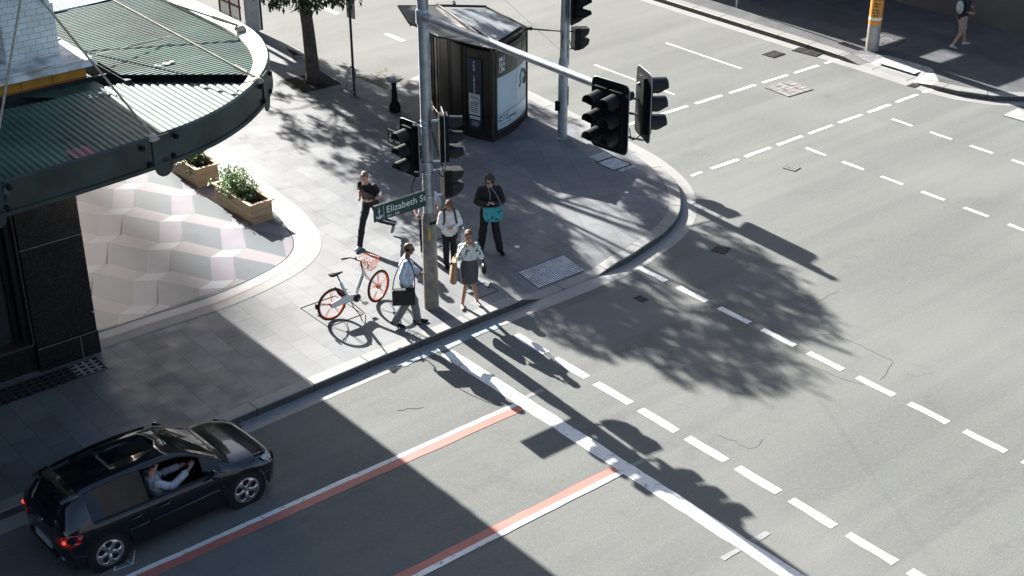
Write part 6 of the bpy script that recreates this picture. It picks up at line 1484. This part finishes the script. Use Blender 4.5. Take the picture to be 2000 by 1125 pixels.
sc_ = thing('satchel', 'turquoise satchel with black printed pattern slung in front of the black jacket', 'bag', tuple(f.W((-.04, .25, .82))), R(-124-90))
mb = MB(); P = [(-.20, .17), (.20, .17), (.205, -.05), (.16, -.14), (.06, -.165), (-.06, -.165), (-.16, -.14), (-.205, -.05)]
cc = f.W((-.045, .245, .98)); X_ = f.d((-1, 0, 0)); N_ = f.d((0, 1, .12)).normalized(); Z_ = X_.cross(N_)*-1; Z_ = Vector((0, 0, 1)); plate3(mb, cc, X_, Z_, N_, P, .085); mb.obj('bag_body', mat('turquoise_canvas', (.045, .36, .40), .55, var=.08, scale=10), sc_, bevel=.02)
mb = MB(); random.seed(4)
for _ in range(9):
    a0 = Vector((random.uniform(-.14, .14), random.uniform(-.11, .12))); pts = [a0]
    for q in range(3): pts.append(pts[-1]+Vector((random.uniform(-.05, .05), random.uniform(-.035, .035))))
    mb.tube([cc+X_*p.x+Z_*p.y+N_*.088 for p in pts], [.004, .009, .012, .004], 5)
mb.obj('print', M['lettering_dk'], sc_)
mb = MB(); mb.tube(smoothpath([tuple(f.W(v)) for v in ((-.24, .26, 1.12), (-.15, .20, 1.36), (0, .06, 1.53), (.13, -.06, 1.50), (.22, -.10, 1.28), (.235, .06, 1.12), (.15, .25, 1.13))], 5), .014, 6); mb.obj('strap', cloth('grey_strap', (.18, .20, .20)), sc_, smooth=True)

# 6 person hidden behind the pole
f = Fig('person', 'person in pale grey T-shirt mostly hidden behind the traffic light pole, only bent arms showing', (15.98, 22.38, G), -124, 1.76,
        dict(face=0, nod=10, rs=(0.178, 0.0, 1.388), re=(.27, -.03, 1.14), rw=(.22, .18, 1.02), ls=(-0.178, 0.0, 1.388), le=(-.27, -.02, 1.14), lw=(-.22, .10, .96)))
mb = MB(); f.head(mb); f.torso(mb, -.01); f.arm(mb, 'r'); f.arm(mb, 'l'); f.leg(mb, 'r', -.01); f.leg(mb, 'l', -.01); f.hand(mb, 'r', (-.2, .7, -.4), (-1, 0, 0), 50); f.hand(mb, 'l', (.1, .6, -.6), (1, 0, 0), 50); f.foot(mb, 'r'); f.foot(mb, 'l'); f.body(mb, 'pink')
f.features(); f.hair((.10, .065, .04))
mb = MB(); f.torso(mb, .024, .0, .9); f.arm(mb, 'r', .026, .38); f.arm(mb, 'l', .026, .38); f.garment('t_shirt', mb, cloth('pale_grey_cotton', (.50, .53, .55)))
mb = MB(); f.torso(mb, .012, 0, .28); f.leg(mb, 'r', .014, 1, lf=.02); f.leg(mb, 'l', .014, 1, lf=.02); f.garment('trousers', mb, cloth('dark_jeans', (.03, .036, .05)))
for q in 'rl':
    mb = MB(); f.foot(mb, q, (0, 1, 0), 0, .010); f.garment('shoe', mb, M['blackrough'], .008, 2)

# 7 walker on the far corner
f = Fig('person', 'person in khaki shorts and dark navy top walking in the shade on the far corner', (36.55, 23.52, G), -18, 1.80,
        dict(face=0, nod=8, che=(0, .03, 1.26), nec=(0, .06, 1.46), hea=(0, .09, 1.62), rs=(0.178, 0.03, 1.378), re=(.24, -.03, 1.13), rw=(.20, .20, 1.02), ls=(-0.178, 0.04, 1.378), le=(-.25, .10, 1.14), lw=(-.16, .33, 1.10),
             rk=(.09, .0, .50), ra=(.10, -.27, .12), lk=(-.09, .20, .52), la=(-.08, .28, .09)))
mb = MB(); f.head(mb); f.torso(mb, -.01); f.arm(mb, 'r'); f.arm(mb, 'l'); f.leg(mb, 'r'); f.leg(mb, 'l'); f.hand(mb, 'r', (-.2, .9, 0), (-1, 0, 0), 55); f.hand(mb, 'l', (.2, .9, .1), (1, 0, 0), 50); f.body(mb, 'tan')
f.features(); f.hair((.06, .04, .03))
mb = MB(); f.torso(mb, .024, .1, .9); f.arm(mb, 'r', .024, .42); f.arm(mb, 'l', .024, .42); f.garment('top', mb, cloth('navy_cotton', (.015, .019, .030)))
mb = MB(); f.torso(mb, .018, 0, .3); f.leg(mb, 'r', .022, .47, lf=.034); f.leg(mb, 'l', .022, .47, lf=.034); f.garment('shorts', mb, cloth('khaki_cotton', (.36, .28, .22)))
for q, p in (('r', 22), ('l', 0)):
    mb = MB(); f.foot(mb, q, (0, 1, 0), p, .012); f.garment('shoe', mb, cloth('beige_trainer', (.48, .45, .40)), .008, 2)
mb = MB(); mb.torus(f.P('rw')-f.d((0, .02, 0)), f.d((-.1, .8, -.3)), .032, .008, 16, 6); mb.obj('wristwatch', M['chrome'], f.t, smooth=True)
mb = MB(); mb.ell(f.W((.08, -.19, 1.26)), (.15, .08, .20), f.m.to_3x3(), 14, 10); tag(mb.obj('backpack', cloth('pale_grey_pack', (.42, .44, .44)), None, smooth=True), 'pale grey pack on the back of the walker in khaki shorts', 'backpack')

# 8 driver
f = Fig('person', 'driver in white shirt seated in the dark hatchback, one hand raised on the wheel', tuple(CW(1.97, -.40, -.12)), math.degrees(CRZ), 1.74,
        dict(pel=(0, .0, .66), che=(0, -.10, .97), nec=(0, -.11, 1.14), hea=(0, -.08, 1.29), face=-10, nod=2, rs=(0.168, -0.1, 1.058), re=(.22, .12, .92), rw=(.13, .50, 1.06), ls=(-0.168, -0.1, 1.058), le=(-.24, .14, .90), lw=(-.13, .44, .98),
             rh=(.09, .02, .62), rk=(.12, .46, .66), ra=(.12, .80, .34), lh=(-.09, .02, .62), lk=(-.12, .46, .66), la=(-.12, .80, .34)))
mb = MB(); f.head(mb); f.torso(mb, -.01); f.arm(mb, 'r'); f.arm(mb, 'l'); f.leg(mb, 'r', -.01); f.leg(mb, 'l', -.01); f.hand(mb, 'r', (-.1, .5, .8), (-.4, .8, 0), 70); f.hand(mb, 'l', (.2, .7, .4), (.2, .6, -.5), 70); f.body(mb, 'pink')
f.features(); f.hair((.05, .035, .025))
mb = MB(); f.torso(mb, .024, .1, .92); f.arm(mb, 'r', .022, .85); f.arm(mb, 'l', .022, .95); f.garment('shirt', mb, cloth('white_shirt', (.50, .52, .57)))
mb = MB(); f.torso(mb, .012, 0, .28); f.leg(mb, 'r', .014, 1, lf=.02); f.leg(mb, 'l', .014, 1, lf=.02); f.garment('trousers', mb, cloth('dark_jeans', (.03, .036, .05)))
mb = MB(); mb.tube([f.W((.13, .02, 1.13)), f.W((.05, .06, 1.0)), f.W((-.10, .07, .80))], .016, 6); mb.obj('seat_belt', M['black'], f.t)

# ---------------------------------------------------------------- loose pieces of the listed parts become parts of their own
SPLIT = {'frieze_joint', 'fascia_bolt', 'awning_bracket', 'rear_side_window', 'front_side_window', 'sill_trim', 'pillar_trim', 'quarter_window', 'eyebrows', 'openings', 'lifting_hole', 'clamp', 'mullion', 'red_frame', 'notice_line', 'poster_highlight',
         'window_frame_bar', 'roof_frame', 'eave_rib', 'mast_bracket', 'cable', 'conduit', 'side_board', 'bumper_insert', 'rear_reflector', 'side_moulding', 'panel_seam', 'shoulder_strap', 'seats', 'small_label', 'bracket', 'paint_spatter', 'grip', 'sign_mark', 'slabs', 'handrail', 'pedal', 'stone_joint', 'stay_bar', 'fork', 'kickstand', 'headlight', 'turnbuckle', 'steel_band', 'windscreen', 'sunroof', 'body_panel', 'box_gutter'}
def split_loose(o, most=100):
    bm = bmesh.new(); bm.from_mesh(o.data); bm.verts.ensure_lookup_table(); seen = {}; isl = []
    for v in bm.verts:
        if v.index in seen: continue
        st = [v]; seen[v.index] = len(isl); c = []
        while st:
            w = st.pop(); c.append(w)
            for e in w.link_edges:
                x = e.other_vert(w)
                if x.index not in seen: seen[x.index] = len(isl); st.append(x)
        isl.append(c)
    if not 1 < len(isl) <= most: bm.free(); return
    smooth = [p.use_smooth for p in o.data.polygons][0] if o.data.polygons else False
    for k in range(len(isl)):
        b2 = bm.copy(); b2.verts.ensure_lookup_table()
        bmesh.ops.delete(b2, geom=[v for v in b2.verts if seen[v.index] != k], context='VERTS')
        me = bpy.data.meshes.new(o.name); b2.to_mesh(me); b2.free()
        for m in o.data.materials: me.materials.append(m)
        if k == 0: first = me; continue
        n = o.copy(); n.data = me; COL.objects.link(n)
    o.data = first; bm.free()
for o in list(bpy.data.objects):
    if o.type == 'MESH' and o.parent and o.name.split('.')[0] in SPLIT and not o.children and o.get('kind') != 'stuff': split_loose(o)
